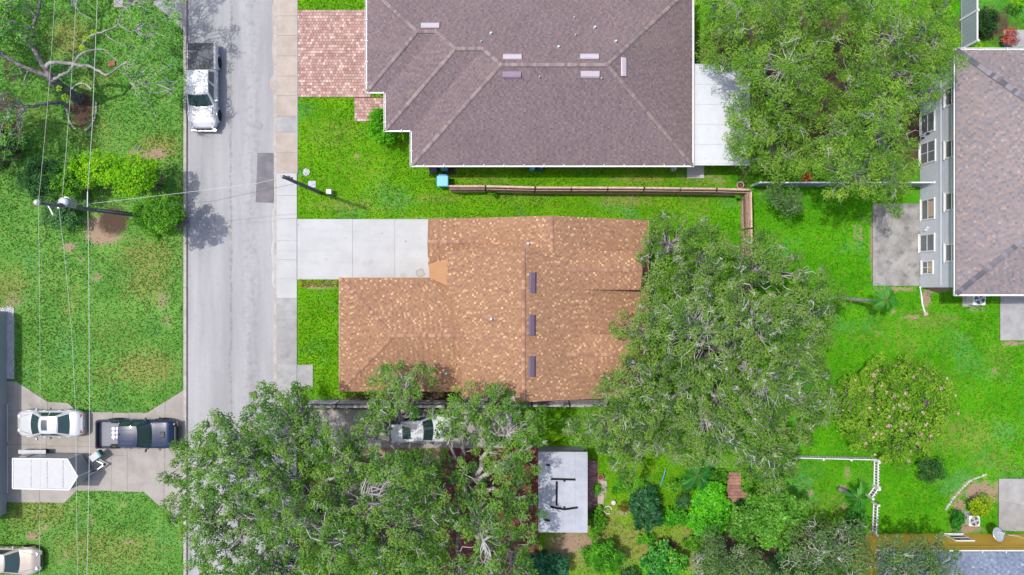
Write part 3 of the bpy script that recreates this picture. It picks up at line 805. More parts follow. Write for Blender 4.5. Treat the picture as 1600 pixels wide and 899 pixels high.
# ---- house with the brown-tan roof (centre)
def house_brown():
    t = thing("house", "house with the brown and tan speckled shingle roof in the centre", "house", (0, -1.5, 0))
    sh = M['sh_brown']
    ze, p = 2.7, .33
    xe = 8.91
    xs_ = .714; zs = ze + p * (xe - xs_)
    xn = 2.49; zn = ze + p * (xe - xn)
    yn, ys, ym = 4.5, -7.1, 2.36
    roof = slope(t, [(xn, yn, zn), (xe, yn - .1, ze), (xe, ys, ze), (xs_, ys, zs), (xs_, ym, zs), (xn, ym, zn)], sh, name="roof")
    # south part west slope
    zw = lambda x: zs - p * (xs_ - x)
    slope(roof, [(xs_, ys, zs), (xs_, ym, zs), (-4.2, ym, zw(-4.2)), (-4.2, .5, zw(-4.2)), (-3.21, -3.0, zw(-3.21)), (-3.21, ys, zw(-3.21))], sh, .16)
    # north gable west slope
    xw = xn - (zn - ze) / p
    slope(roof, [(xn, yn, zn), (xn, ym - .25, zn), (xw, ym - .25, ze), (xw, yn, ze)], sh)
    # garage gable (ridge runs west)
    gx0, gr, gh = -5.48, 2.97, 1.53
    zg = ze + p * gh
    slope(roof, [(gx0, gr, zg), (-1.6, gr, zg), (-1.6, gr + gh, ze), (gx0, gr + gh, ze)], sh)
    slope(roof, [(gx0, gr, zg), (-1.6, gr, zg), (-1.6, gr - gh, ze), (gx0, gr - gh, ze)], sh)
    # west wing, hipped
    wx, wy0, wy1 = -11.29, -6.80, .65
    hw = (wy1 - wy0) / 2; wr = (wy0 + wy1) / 2; zr = ze + p * hw
    slope(roof, [(wx, wy0, ze), (wx + hw, wr, zr), (wx, wy1, ze)], sh)
    slope(roof, [(wx, wy1, ze), (-2.9, wy1, ze), (-2.9, wr, zr), (wx + hw, wr, zr)], sh)
    slope(roof, [(wx, wy0, ze), (-2.9, wy0, ze), (-2.9, wr, zr), (wx + hw, wr, zr)], sh)
    # fascia under the main west slope where it stands above the wing
    mb = MB()
    mb.poly([(-3.2, -3.0, zw(-3.2) - .02), (-3.2, ys + .05, zw(-3.2) - .02), (-3.2, ys + .05, 2.4), (-3.2, -3.0, 2.4)])
    mb.poly([(-4.18, .5, zw(-4.2) - .02), (-3.2, -3.0, zw(-3.2) - .02), (-3.2, -3.0, 2.4), (-4.18, .5, 2.4)])
    mb.poly([(-4.18, ym, zw(-4.2) - .02), (-4.18, .5, zw(-4.2) - .02), (-4.18, .5, 2.4), (-4.18, ym, 2.4)])
    mb.build("upper_wall", M['tan_wall'], t)
    # gable step between the two ridges
    mb = MB()
    mb.poly([(xs_, ym - .04, zs - .03), (xn, ym - .04, zn - .03), (xw, ym - .04, ze), (-4.2, ym - .04, zw(-4.2) - .05)]); mb.build("gable_wall", M['tan_wall'], t)
    # copper coloured dead-valley flashing
    q = [P(669.5, 413, 2.9), P(700, 404.5, 3.85), P(699, 447, 3.8), P(671, 434, 2.88)]
    mb = MB(); mb.poly(q); mb.v += [(a, b, c - .06) for a, b, c in q]
    for i in range(4): mb.f.append([i, 4 + i, 4 + (i + 1) % 4, (i + 1) % 4])
    mb.build("valley_flashing", M['copper'], roof)
    # two east dormers
    for (ya, yb) in ((392, 453), (522.5, 584)):
        x0, x1 = 3.0, 8.18
        y0, y1 = P(0, yb, 4.17)[1], P(0, ya, 4.17)[1]; yr = (y0 + y1) / 2; ez, rz = 4.17, 4.17 + p * (y1 - y0) / 2
        d = slope(roof, [(x0, yr, rz), (x1 + .05, yr, rz), (x1, y1, ez), (x0, y1, ez)], sh, .09, name="dormer_roof")
        slope(roof, [(x0, yr, rz), (x1 + .05, yr, rz), (x1, y0, ez), (x0, y0, ez)], sh, .09, name="dormer_roof")
        mb = MB(); mb.box(((x0 + 1.5 + x1 - .25) / 2, yr, (2.8 + ez) / 2), (x1 - .25 - x0 - 1.5, y1 - y0 - .3, ez - 2.8 - .02)); mb.build("dormer_wall", M['tan_wall'], t)
        caps(roof, [((x1, yr, rz + .01), (3.3, yr, rz + .01))], M['cap_brown'])
    caps(roof, [((xs_, ys, zs + .01), (xs_, ym, zs + .01)), ((xn, yn, zn + .01), (xn, ym, zn + .01)), ((gx0, gr, zg + .01), (-2.5, gr, zg + .01)),
                ((wx + hw, wr, zr + .01), (-3.2, wr, zr + .01)), ((wx, wy0, ze + .01), (wx + hw, wr, zr + .01)), ((wx, wy1, ze + .01), (wx + hw, wr, zr + .01))], M['cap_brown'])
    zE = lambda x, y: ze + p * (xe - x)
    for (vx, vy) in ((832.5, 442), (831.5, 508.5), (831.5, 573)):
        c = P(vx, vy, 5.3); vent_box(roof, c, 1.28, .44, pi / 2, zE, p, M['vent'])
    for (vx, vy, zf) in ((825.5, 381, 4.45), (767.5, 499, 5.0), (697.5, 584, 3.2), (723, 567, 3.3), (712, 569, 3.3)):
        c = P(vx, vy, zf)
        if vx > 800: z = zn - p * (xn - c[0])
        elif vx > 740: z = zw(c[0])
        else: z = zr - p * (wr - c[1])
        pipe(roof, c[0], c[1], z, .07 if vx != 712 else .03)
    # drip edges
    for a, b in (((xe + .01, yn - .1), (xe + .01, ys)),):
        MB().bar((*a, ze - .06), (*b, ze - .06), .04, .12).build("fascia", M['tan_wall'], roof)
    for a, b in (((wx - .01, wy0 + .04), (wx - .01, wy1 - .04)),):
        MB().bar((*a, ze - .06), (*b, ze - .06), .03, .12).build("fascia", M['wood_pale'], roof)
    # walls
    i = .45
    wall_run(t, [(-10.85, -6.35), (-3.0, -6.35), (-3.0, -6.6), (8.4, -6.6), (8.4, 4.1), (-5.1, 4.1), (-5.1, .2), (-10.85, .2)], 0, 2.66, M['tan_wall'])
    mb = MB(); mb.poly([(-5.17, 4.1, 2.6), (-5.17, 1.8, 2.6), (-5.17, gr, zg - .12)]); mb.build("gable_wall", M['tan_wall'], t)
    mb = MB(); mb.box((-5.2, 2.9, 1.1), (.06, 2.3, 2.15)); mb.build("garage_door", M['white'], t)
    for a, yv, o_ in ((-8.5, -6.42, -1), (-5.5, -6.42, -1), (0, -6.67, -1), (4, -6.67, -1)):
        window(t, ('y', yv), a, 1.0, 1.1, 1.1, o_, M['white'], M['glass'])
    for yv in (-5.0, -2.0): window(t, ('x', -10.92), yv, 1.0, 1.2, 1.1, -1, M['white'], M['glass'])
    EXCL.append([(-10.9, -6.5), (8.5, -6.7), (8.5, 4.2), (-5.2, 4.2), (-5.2, .3), (-10.9, .3)])
    return t
house_brown()

# ---- house with the mauve-grey hipped roof (top)
def house_mauve():
    t = thing("house", "large house with the mauve-grey stepped hip roof at the top", "house", (2, 13, 0))
    sh = M['sh_mauve']; ze, p = 2.8, .42
    f = lambda px, py: P(px, py, ze)[:2]
    x1, y1 = f(573.5, 143); x2, y2 = f(602.5, 203); x3, y3 = f(643.5, 258); x4, _ = f(1081.5, 0)
    yN = 19.68
    h3 = (yN - y1) / 2; h2 = (yN - y2) / 2; h1 = (yN - y3) / 2
    r3, r2, r1 = (yN + y1) / 2, (yN + y2) / 2, (yN + y3) / 2
    z3, z2, z1 = ze + p * h3, ze + p * h2, ze + p * h1
    A1, A2 = (x3 + h1, r1, z1), (x4 - h1, r1, z1)
    B1, B2 = (x2 + h2, r2, z2), (x3 + h2, r2, z2)
    C1, C2 = (x1 + h3, r3, z3), (x2 + h3, r3, z3)
    e = lambda x, y: (x, y, ze)
    roof = slope(t, [e(x3, y3), e(x4, y3), A2, A1], sh, name="roof")
    slope(roof, [e(x4, y3), e(x4, yN), A2], sh)
    slope(roof, [e(x1, yN), e(x4, yN), A2, A1, B2, B1, C2, C1], sh)
    slope(roof, [e(x3, y3), A1, B2, e(x3, y2)], sh)
    slope(roof, [e(x2, y2), e(x3, y2), B2, B1], sh)
    slope(roof, [e(x2, y2), B1, C2, e(x2, y1)], sh)
    slope(roof, [e(x1, y1), e(x2, y1), C2, C1], sh)
    slope(roof, [e(x1, y1), C1, e(x1, yN)], sh)
    u = lambda q: (q[0], q[1], q[2] + .012)
    caps(roof, [(u(A1), u(A2)), (u(B1), u(B2)), (u(C1), u(C2)), (u(e(x3, y3)), u(A1)), (u(e(x4, y3)), u(A2)), (u(e(x4, yN)), u(A2)), (u(B2), u(A1)), (u(C2), u(B1)),
                (u(e(x2, y2)), u(B1)), (u(e(x1, y1)), u(C1)), (u(e(x1, yN)), u(C1))], M['cap_mauve'])
    gutter(t, [(x1, yN), (x1, y1)], ze, M['white'], side=-1)
    gutter(t, [(x1, y1), (x2, y1)], ze, M['white'], side=-1)
    gutter(t, [(x2, y1), (x2, y2)], ze, M['white'], side=-1)
    gutter(t, [(x2, y2), (x3, y2)], ze, M['white'], side=-1)
    gutter(t, [(x3, y2), (x3, y3)], ze, M['white'], side=-1)
    gutter(t, [(x3, y3), (x4, y3)], ze, M['white'], side=-1)
    gutter(t, [(x4, y3), (x4, yN)], ze, M['white'], side=-1, bracket=False)
    zS = lambda x, y: ze + p * (y - y3); zNn = lambda x, y: ze + p * (yN - y); zEe = lambda x, y: ze + p * (x4 - x)
    for (vx, vy, fn, ang, mk, zz) in ((672, 39, zNn, 0, 'vent_pale', 4.2), (800.5, 88.5, zNn, 0, 'vent_pale', 5.1), (921, 88, zNn, 0, 'vent_pale', 5.1), (799.5, 117, zS, 0, 'vent_mid', 5.1), (922, 116.5, zS, 0, 'vent_pale', 5.1), (975.5, 104, zEe, pi / 2, 'vent_pale', 5.0)):
        c = P(vx, vy, zz); vent_box(roof, c, 1.17, .40, ang, fn, p, M[mk], "roof_vent")
    for (vx, vy) in ((767, 49), (752, 64), (873, 73.5), (931.5, 38), (963, 63.5), (899, 20), (900, 52), (843, 122), (939.5, 124)):
        c = P(vx, vy, 4.8); fn = zS if vy > 110 else zNn
        pipe(roof, c[0], c[1], fn(c[0], c[1]), .065 if vy not in (64, 20, 52, 122, 124) else .035, .25)
    o_ = .5
    wall_run(t, [(x1 + o_, yN - o_), (x1 + o_, y1 + o_), (x2 + o_, y1 + o_), (x2 + o_, y2 + o_), (x3 + o_, y2 + o_), (x3 + o_, y3 + o_), (x4 - o_, y3 + o_), (x4 - o_, yN - o_)], 0, ze - .05, M['tan_wall'])
    mb = MB(); mb.box((x1 + o_ - .1, r3 + .6, 1.1), (.06, 4.6, 2.15)); mb.build("garage_door", M['white'], t)
    for a in (-3, 1, 5, 9): window(t, ('y', y3 + o_ - .07), a, 1.0, 1.2, 1.1, -1, M['white'], M['glass'])
    # downpipe at the corner
    MB().bar((x3 + .75, y3 + .42, 0), (x3 + .75, y3 + .42, ze - .1), .08).build("downpipe", M['white'], t)
    EXCL.append([(x1 + .3, yN), (x1 + .3, y1 + .4), (x2 + .3, y2 + .4), (x3 + .3, y3 + .4), (x4, y3 + .4), (x4, yN)])
    # white flat patio roof on its east side
    c = thing("patio_cover", "flat white sheet metal patio cover east of the mauve roof", "patio cover", (13.5, 11.5, 0))
    zc = 2.55
    xa, ya = P(1084, 256.5, zc)[:2]; xb, yb = P(1172, 100, zc)[:2]
    k = 5; 
    for i in range(k):
        y0 = ya + (yb - ya) * i / k; y1_ = ya + (yb - ya) * (i + 1) / k - .012
        mb = MB(); mb.box(((xa + xb) / 2, (y0 + y1_) / 2, zc - .03), (xb - xa, y1_ - y0, .05)); pn = mb.build("roof_panel", M['metal_roof_white'], c)
        MB().bar((xa, y1_ - .01, zc + .01), (xb, y1_ - .01, zc + .01), .03, .03).build("seam", M['metal_roof_white'], pn)
    for i in range(7):
        mb = MB(); mb.lathe((xa + .75 + i * .52, ya + .38, zc - .01), [(.03, 0), (.03, .03), (.01, .045)], 8); mb.build("screw_cap", M['steel'], c)
    MB().bar((xa, ya - .05, zc - .08), (xb, ya - .05, zc - .08), .06, .16).build("fascia", M['white'], c)
    for xx in (xa + .3, (xa + xb) / 2, xb - .2):
        MB().bar((xx, ya + .25, 0), (xx, ya + .25, zc - .06), .1).build("post", M['white'], c)
        MB().bar((xx, yb - .25, 0), (xx, yb - .25, zc - .06), .1).build("post", M['white'], c)
house_mauve()

# ---- two-storey blue-grey house (right)
def house_grey():
    t = thing("house", "two-storey blue-grey sided house with the pinkish shingle roof at the right edge", "house", (36, 7, 0))
    sh = M['sh_pink']; ze, p = 5.3, .42
    x0, y0 = P(1494, 459.5, ze)[:2]; _, y1 = P(1494, 78, ze)[:2]; x1 = 50.0
    hh = (y1 - y0) / 2; r = (y0 + y1) / 2; zr = ze + p * hh
    roof = slope(t, [(x0, y0, ze), (x0 + hh, r, zr), (x0, y1, ze)], sh, name="roof")
    slope(roof, [(x0, y0, ze), (x1, y0, ze), (x1 - hh, r, zr), (x0 + hh, r, zr)], sh)
    slope(roof, [(x0, y1, ze), (x1, y1, ze), (x1 - hh, r, zr), (x0 + hh, r, zr)], sh)
    slope(roof, [(x1, y0, ze), (x1, y1, ze), (x1 - hh, r, zr)], sh)
    caps(roof, [((x0, y0, ze + .012), (x0 + hh, r, zr + .012)), ((x0, y1, ze + .012), (x0 + hh, r, zr + .012))], M['cap_pink'], .22, .34)
    gutter(t, [(x0, y1), (x0, y0)], ze, M['white'], side=-1, bracket=False)
    gutter(t, [(x0, y0), (x1, y0)], ze, M['white'], side=-1, bracket=False)
    gutter(t, [(x1, y1), (x0, y1)], ze, M['white'], side=-1)
    wx = P(1437.5, 0)[0]; wy0, wy1 = P(0, 447.5)[1], y1 - .45
    wall_run(t, [(wx + .07, wy1), (wx + .07, wy0), (x1 - .6, wy0), (x1 - .6, wy1)], 0, ze - .06, M['siding'])
    # siding laps on the west wall
    for i in range(26):
        z = .12 + i * .2
        mb = MB(); mb.box((wx - .006, (wy0 + wy1) / 2, z), (.018, wy1 - wy0 + .1, .185)); mb.build("siding_board", M['siding'], t)
    for z, w in ((2.62, .22),):
        mb = MB(); mb.box((wx - .02, (wy0 + wy1) / 2, z), (.05, wy1 - wy0 + .16, w)); mb.build("belt_board", M['siding'], t)
    for yy in (wy0, wy1):
        mb = MB(); mb.box((wx - .012, yy, ze / 2), (.06, .16, ze - .1)); mb.build("corner_board", M['siding'], t)
    yy = lambda py, z=1.2: P(0, py, z)[1]
    for i, (py, w, z0, h, mu, cur) in enumerate(((418, .75, .45, 1.25, 1, True), (379.5, 1.05, .15, 1.75, 0, False), (327, 1.25, .35, 1.55, 0, True), (238, 1.3, .2, 1.8, 1, False), (192, 1.2, .3, 1.6, 0, False))):
        window(t, ('x', wx - .015), yy(py), z0, w, h, -1, M['white'], M['glass_house'], mu, curtain=cur)
    for py in (395, 314.5, 232, 150):
        window(t, ('x', wx - .015), yy(py, 4), 3.35, 1.0, 1.35, -1, M['white'], M['glass_house'], 0)
    for py, px_ in ((359, .9), (356, 1.1), (209, 1.3), (213, .6)):
        mb = MB(); mb.box((wx - .09, yy(py), px_), (.16, .14, .2), taper=.7); mb.build("wall_lamp", M['black'] if py in (209, 213) else M['white'], t)
    EXCL.append([(wx, wy0), (x1, wy0), (x1, wy1), (wx, wy1)])
    EXCL.append([(wx - 1, 5), (wx, 5), (wx, wy1), (wx - 1, wy1)])
    # downspout extension on the grass
    d = thing("drain_pipe", "white flexible drain pipe lying on the lawn beside the blue-grey house", "pipe", P(1440, 470))
    pts = [P(1437.5, 449, .5), P(1438, 452, .1), P(1440, 463, .06), P(1441, 474, .06), P(1444, 485, .06), P(1446, 490, .06)]
    MB().tube(pts, [.055] * 6, 8).build("pipe", M['white_vinyl'], d, smooth=True)
    mb = MB(); c = P(1446.5, 491, .05); mb.box(c, (.28, .2, .1), .3); mb.build("splash_block", M['conc_tan'], d)
house_grey()

# ---- ochre house with blue-grey roof (lower right)
def house_ochre():
    t = thing("house", "ochre walled house with blue-grey shingle roof in the lower right corner", "house", (32, -22, 0))
    sh = M['sh_blue']; ze, p = 4.0, .35
    ye = P(0, 863, ze)[1]; x0 = P(1372, 0, ze)[0]; x1 = 46.0; yS = ye - 11; r = (ye + yS) / 2; hh = 5.5; zr = ze + p * hh
    roof = slope(t, [(x0 + .0, ye, ze), (x1, ye, ze), (x1, r, zr), (x0 + hh, r, zr)], sh, name="roof")
    slope(roof, [(x0, yS, ze), (x1, yS, ze), (x1, r, zr), (x0 + hh, r, zr)], sh)
    slope(roof, [(x0, yS, ze), (x0 + hh, r, zr), (x0, ye, ze)], sh)
    caps(roof, [((x0, ye, ze + .01), (x0 + hh, r, zr + .01))], M['cap_pink'])
    gutter(t, [(x1, ye), (x0, ye)], ze, M['white'], side=-1, tick=1.5, w=.1)
    wy = -16.94
    wall_run(t, [(x0 + .35, wy - .07), (x1 - .5, wy - .07), (x1 - .5, yS + .4), (x0 + .35, yS + .4)], 0, ze - .05, M['ochre'])
    window(t, ('y', wy), P(1503, 0, 1.2)[0], .35, 1.1, 1.15, 1, M['white'], M['glass'])
    MB().bar((x0 + .5, wy + .03, 2.75), (x1 - .6, wy + .03, 2.75), .05, .06).build("conduit", M['ochre'], t)
    EXCL.append([(x0 + .3, wy), (x1, wy), (x1, yS), (x0 + .3, yS)])
    # satellite dish on a wall bracket
    d = thing("satellite_dish", "round pale grey satellite dish on the ochre wall", "satellite dish", P(1558, 836, 2.0))
    c = Vector(P(1560, 835.5, 1.9)); mb = MB()
    pr = [(.02, -.07), (.2, -.055), (.36, -.02), (.47, .03), (.48, .04), (.36, 0.0), (.2, -.035), (.02, -.05)]
    mb.lathe((0, 0, 0), pr, 22)
    tl = Vector((.25, .35, .9)).to_track_quat('Z', 'Y')
    mb.v = [tuple(c + tl @ Vector(q)) for q in mb.v]
    mb.build("reflector", M['steel'], d, smooth=True)
    MB().tube([tuple(c + Vector((.05, -.05, -.05))), P(1572, 838, 1.6), P(1585, 845, 1.5), (P(1585, 0, 1.4)[0], wy + .02, 1.4)], [.035] * 4, 6).build("mount_arm", M['terracotta'], d)
    MB().tube([tuple(c + tl @ Vector((.3, 0, .02))), tuple(c + tl @ Vector((.42, .05, .35))), tuple(c + tl @ Vector((.1, 0, .5)))], [.018] * 3, 6).build("feed_arm", M['steel'], d)
    mb = MB(); mb.box(tuple(c + tl @ Vector((.06, 0, .5))), (.12, .12, .1)); mb.build("receiver", M['steel'], d)
    MB().tube([P(1574, 836, 1.5), P(1590, 838, 1.6), P(1600, 842, 1.6), P(1625, 846, 1.6)], [.03] * 4, 6).build("bracket_pipe", M['steel'], d)
house_ochre()

# ---- house beyond the left edge, whose wall base and shade reach into the frame
def house_west():
    t = thing("house", "grey garage front of the house at the left edge of the driveway", "house", (-38, -8, 0))
    x = -34.72; y0, y1 = P(0, 800)[1], P(0, 488)[1]; ze = 2.8
    wall_run(t, [(x - .07, y1), (x - .07, y0), (x - 9, y0), (x - 9, y1)], 0, ze - .06, M['grey_wall'])
    for (a, b) in ((632, 690), (697, 770)):
        ya, yb = P(0, b)[1], P(0, a)[1]
        d = MB().box((x + .012, (ya + yb) / 2, 1.05), (.05, yb - ya, 2.1)).build("garage_door", M['door_grey'], t)
        for k in range(4):
            MB().box((x + .042, (ya + yb) / 2, .27 + k * .52), (.02, yb - ya - .1, .46)).build("door_panel", M['door_grey'], d)
        MB().box((x + .05, (ya + yb) / 2, .045), (.07, yb - ya, .03)).build("threshold", M['white'], d)
    r = (y0 + y1) / 2; hh = (y1 - y0) / 2 + .0
    roof = slope(t, [(x, y0 - .1, ze), (x, y1 + .1, ze), (x - 4.5, y1 + .1, ze + 1.5), (x - 4.5, y0 - .1, ze + 1.5)], M['sh_mauve'], name="roof")
    slope(roof, [(x - 9.4, y0 - .1, ze), (x - 9.4, y1 + .1, ze), (x - 4.5, y1 + .1, ze + 1.5), (x - 4.5, y0 - .1, ze + 1.5)], M['sh_mauve'])
    EXCL.append([(x, y0), (x, y1), (x - 9, y1), (x - 9, y0)])
house_west()

# ---- grey metal-roofed shed in the garden
def shed():
    zs = 2.5
    t = thing("garden_shed", "shed with a flat grey metal roof and dark bars in the garden", "shed", P(879, 769))
    a = P(841, 832, zs); b = P(918, 706, zs)
    xa, ya, xb, yb = a[0], a[1], b[0], b[1]
    zf = lambda x: zs + .03 * (x - xa)
    k = 4
    roof = None
    for i in range(k):
        u0 = xa + (xb - xa) * i / k; u1 = xa + (xb - xa) * (i + 1) / k - .006
        mb = MB(); mb.poly([(u0, ya, zf(u0)), (u1, ya, zf(u1)), (u1, yb, zf(u1)), (u0, yb, zf(u0))])
        mb.poly([(u0, ya, zf(u0) - .05), (u1, ya, zf(u1) - .05), (u1, yb, zf(u1) - .05), (u0, yb, zf(u0) - .05)], True)
        for (p, q) in (((u0, ya), (u1, ya)), ((u1, ya), (u1, yb)), ((u1, yb), (u0, yb)), ((u0, yb), (u0, ya))):
            mb.poly([(p[0], p[1], zf(p[0]) - .05), (q[0], q[1], zf(q[0]) - .05), (q[0], q[1], zf(q[0])), (p[0], p[1], zf(p[0]))])
        mb.build("roof_panel", M['metal_roof'], t)
    def bar(p, q, w=.13):
        A, B = P(*p, zs), P(*q, zs)
        MB().bar((A[0], A[1], zf(A[0]) + .03), (B[0], B[1], zf(B[0]) + .03), w, .05).build("roof_bar", M['black_matt'], t)
    bar((861, 748.3), (899, 749)); bar((881.8, 750), (881.8, 752.5)); bar((869.8, 752), (869.4, 790)); bar((859.5, 791.5), (882, 795.6)); bar((882, 795.6), (902.5, 792.4)); bar((881.8, 791), (881.8, 795))
    bar((853.5, 726.8), (859, 726.6)); bar((849.3, 811.6), (859, 813.6))
    mb = MB(); i_ = .2
    wall_run(t, [(xa + i_, ya + i_), (xb - i_, ya + i_), (xb - i_, yb - i_), (xa + i_, yb - i_)], 0, zs - .06, M['grey_wall'])
    mb = MB(); mb.box(((xa + xb) / 2, ya + i_ - .09, 1.0), (1.4, .05, 2.0)); d = mb.build("door", M['wood_pale'], t)
    MB().bar(((xa + xb) / 2 + .5, ya + i_ - .14, 1.0), ((xa + xb) / 2 + .5, ya + i_ - .14, 1.15), .04).build("handle", M['steel'], d)
    EXCL.append([(xa, ya), (xb, ya), (xb, yb), (xa, yb)])
shed()

# ---------------------------------------------------------------- trees, shrubs and plants
def edge_dist(x, y, poly):
    d = np.full(x.shape, 1e9); n = len(poly)
    for i in range(n):
        x1, y1 = poly[i]; x2, y2 = poly[(i + 1) % n]
        dx, dy = x2 - x1, y2 - y1; L2 = dx * dx + dy * dy + 1e-9
        t = np.clip(((x - x1) * dx + (y - y1) * dy) / L2, 0, 1)
        d = np.minimum(d, np.hypot(x - x1 - t * dx, y - y1 - t * dy))
    return d

def lumps(x, y, s, seed):
    r = np.random.default_rng(seed); z = np.zeros(x.shape)
    for k in range(6):
        a = r.uniform(0, 2 * pi); f = s * r.uniform(.6, 1.8); ph = r.uniform(0, 6.3)
        z += np.sin((x * cos(a) + y * sin(a)) * f + ph)
    return z / 3.0

def clumps(polys, zc, zh, spacing, rng, edge=2.5, lump=.6, under=.5, drop=.06, zj=.12):
    """clump centres through a crown whose outline, seen from above, is given in photo pixels at height zc"""
    out = []
    for pl in polys:
        w = [P(a, b, zc)[:2] for a, b in pl]
        x0, x1 = min(p[0] for p in w), max(p[0] for p in w); y0, y1 = min(p[1] for p in w), max(p[1] for p in w)
        for lay in (0, 1):
            sp = spacing if lay == 0 else spacing / math.sqrt(under + 1e-6)
            xs = np.arange(x0, x1 + sp, sp); ys = np.arange(y0, y1 + sp, sp * .87)
            X, Y = np.meshgrid(xs, ys); X = X + (np.arange(len(ys)) % 2)[:, None] * sp / 2
            X = (X + rng.uniform(-.42, .42, X.shape) * sp).ravel(); Y = (Y + rng.uniform(-.42, .42, Y.shape) * sp).ravel()
            k = in_poly(X, Y, w); X, Y = X[k], Y[k]
            if len(X) == 0: continue
            d = edge_dist(X, Y, w)
            e = np.clip(d / edge, 0, 1)
            lm = lumps(X, Y, .9, int(abs(x0 * 7 + y0 * 13)) % 999)
            keep = rng.random(len(X)) > drop + .10 * (lm < -.55)
            z = zc + zh * (np.sqrt(np.clip(1 - (1 - e) ** 2, 0, 1)) - .6) + lump * lm + rng.normal(0, zj, len(X))
            if lay == 1:
                z = z - rng.uniform(.9, 2.2, len(X)) * np.clip(zh / 2, .3, 1.2); keep &= d > spacing * .6
            f = (H - z) / (H - zc)
            out.append(np.stack([X * f, Y * f, z], -1)[keep])
    return np.concatenate(out) if out else np.zeros((0, 3))

def leaf_cloud(C, n_per, rad, ll, lw, cols, rng, flat=.6, up=.9, rnd=.75, droop=0.0, clvar=.5):
    """diamond leaves round clump centres C -> V, F, colours"""
    N_ = len(C)
    idx = np.repeat(np.arange(N_), n_per); n = len(idx)
    dirs = rng.normal(size=(n, 3)); dirs /= np.linalg.norm(dirs, axis=1, keepdims=True)
    rr = rng.uniform(.25, 1.0, n) ** .6
    crad = (rad * rng.uniform(.7, 1.25, N_))[idx]
    off = dirs * (rr * crad)[:, None]; off[:, 2] *= flat
    if droop: off[:, 2] -= droop * (np.hypot(off[:, 0], off[:, 1]) ** 2)
    c = C[idx] + off
    nrm = dirs * .55 + np.array([0, 0, up]) + rng.normal(size=(n, 3)) * rnd * .6
    nrm /= np.linalg.norm(nrm, axis=1, keepdims=True)
    t = rng.normal(size=(n, 3)) + dirs * .8
    t -= nrm * np.sum(t * nrm, 1, keepdims=True); t /= np.linalg.norm(t, axis=1, keepdims=True) + 1e-9
    b = np.cross(nrm, t)
    s = rng.uniform(.65, 1.3, n)[:, None]
    l, w = t * ll * s / 2, b * lw * s / 2
    V = np.stack([c - l, c + w - l * .1, c + l, c - w - l * .1], 1).reshape(-1, 3)
    F = np.arange(n * 4).reshape(n, 4)
    cols = np.array(cols)
    cl = rng.random(N_)[idx] * clvar + rng.random(n) * (1 - clvar)
    f = np.clip(cl, 0, .9999) * (len(cols) - 1); i0 = f.astype(int); fr = (f - i0)[:, None]
    col = cols[i0] * (1 - fr) + cols[i0 + 1] * fr
    col = col * rng.uniform(.8, 1.2, n)[:, None]
    return V, F, np.repeat(col, 4, axis=0)

def wig(a, b, K, rng, amp, lift=0.0):
    """a,b (N,3) -> wiggly paths (N,K,3)"""
    t = np.linspace(0, 1, K)[None, :, None]
    p = a[:, None, :] * (1 - t) + b[:, None, :] * t
    L = np.linalg.norm(b - a, axis=1)[:, None, None]
    nz = rng.normal(size=(len(a), K, 3)) * amp * L
    nz[:, 0] = 0; nz[:, -1] = 0
    p = p + nz
    p[:, :, 2] += lift * (np.sin(np.linspace(0, pi, K))[None, :]) * L[:, :, 0]
    return p

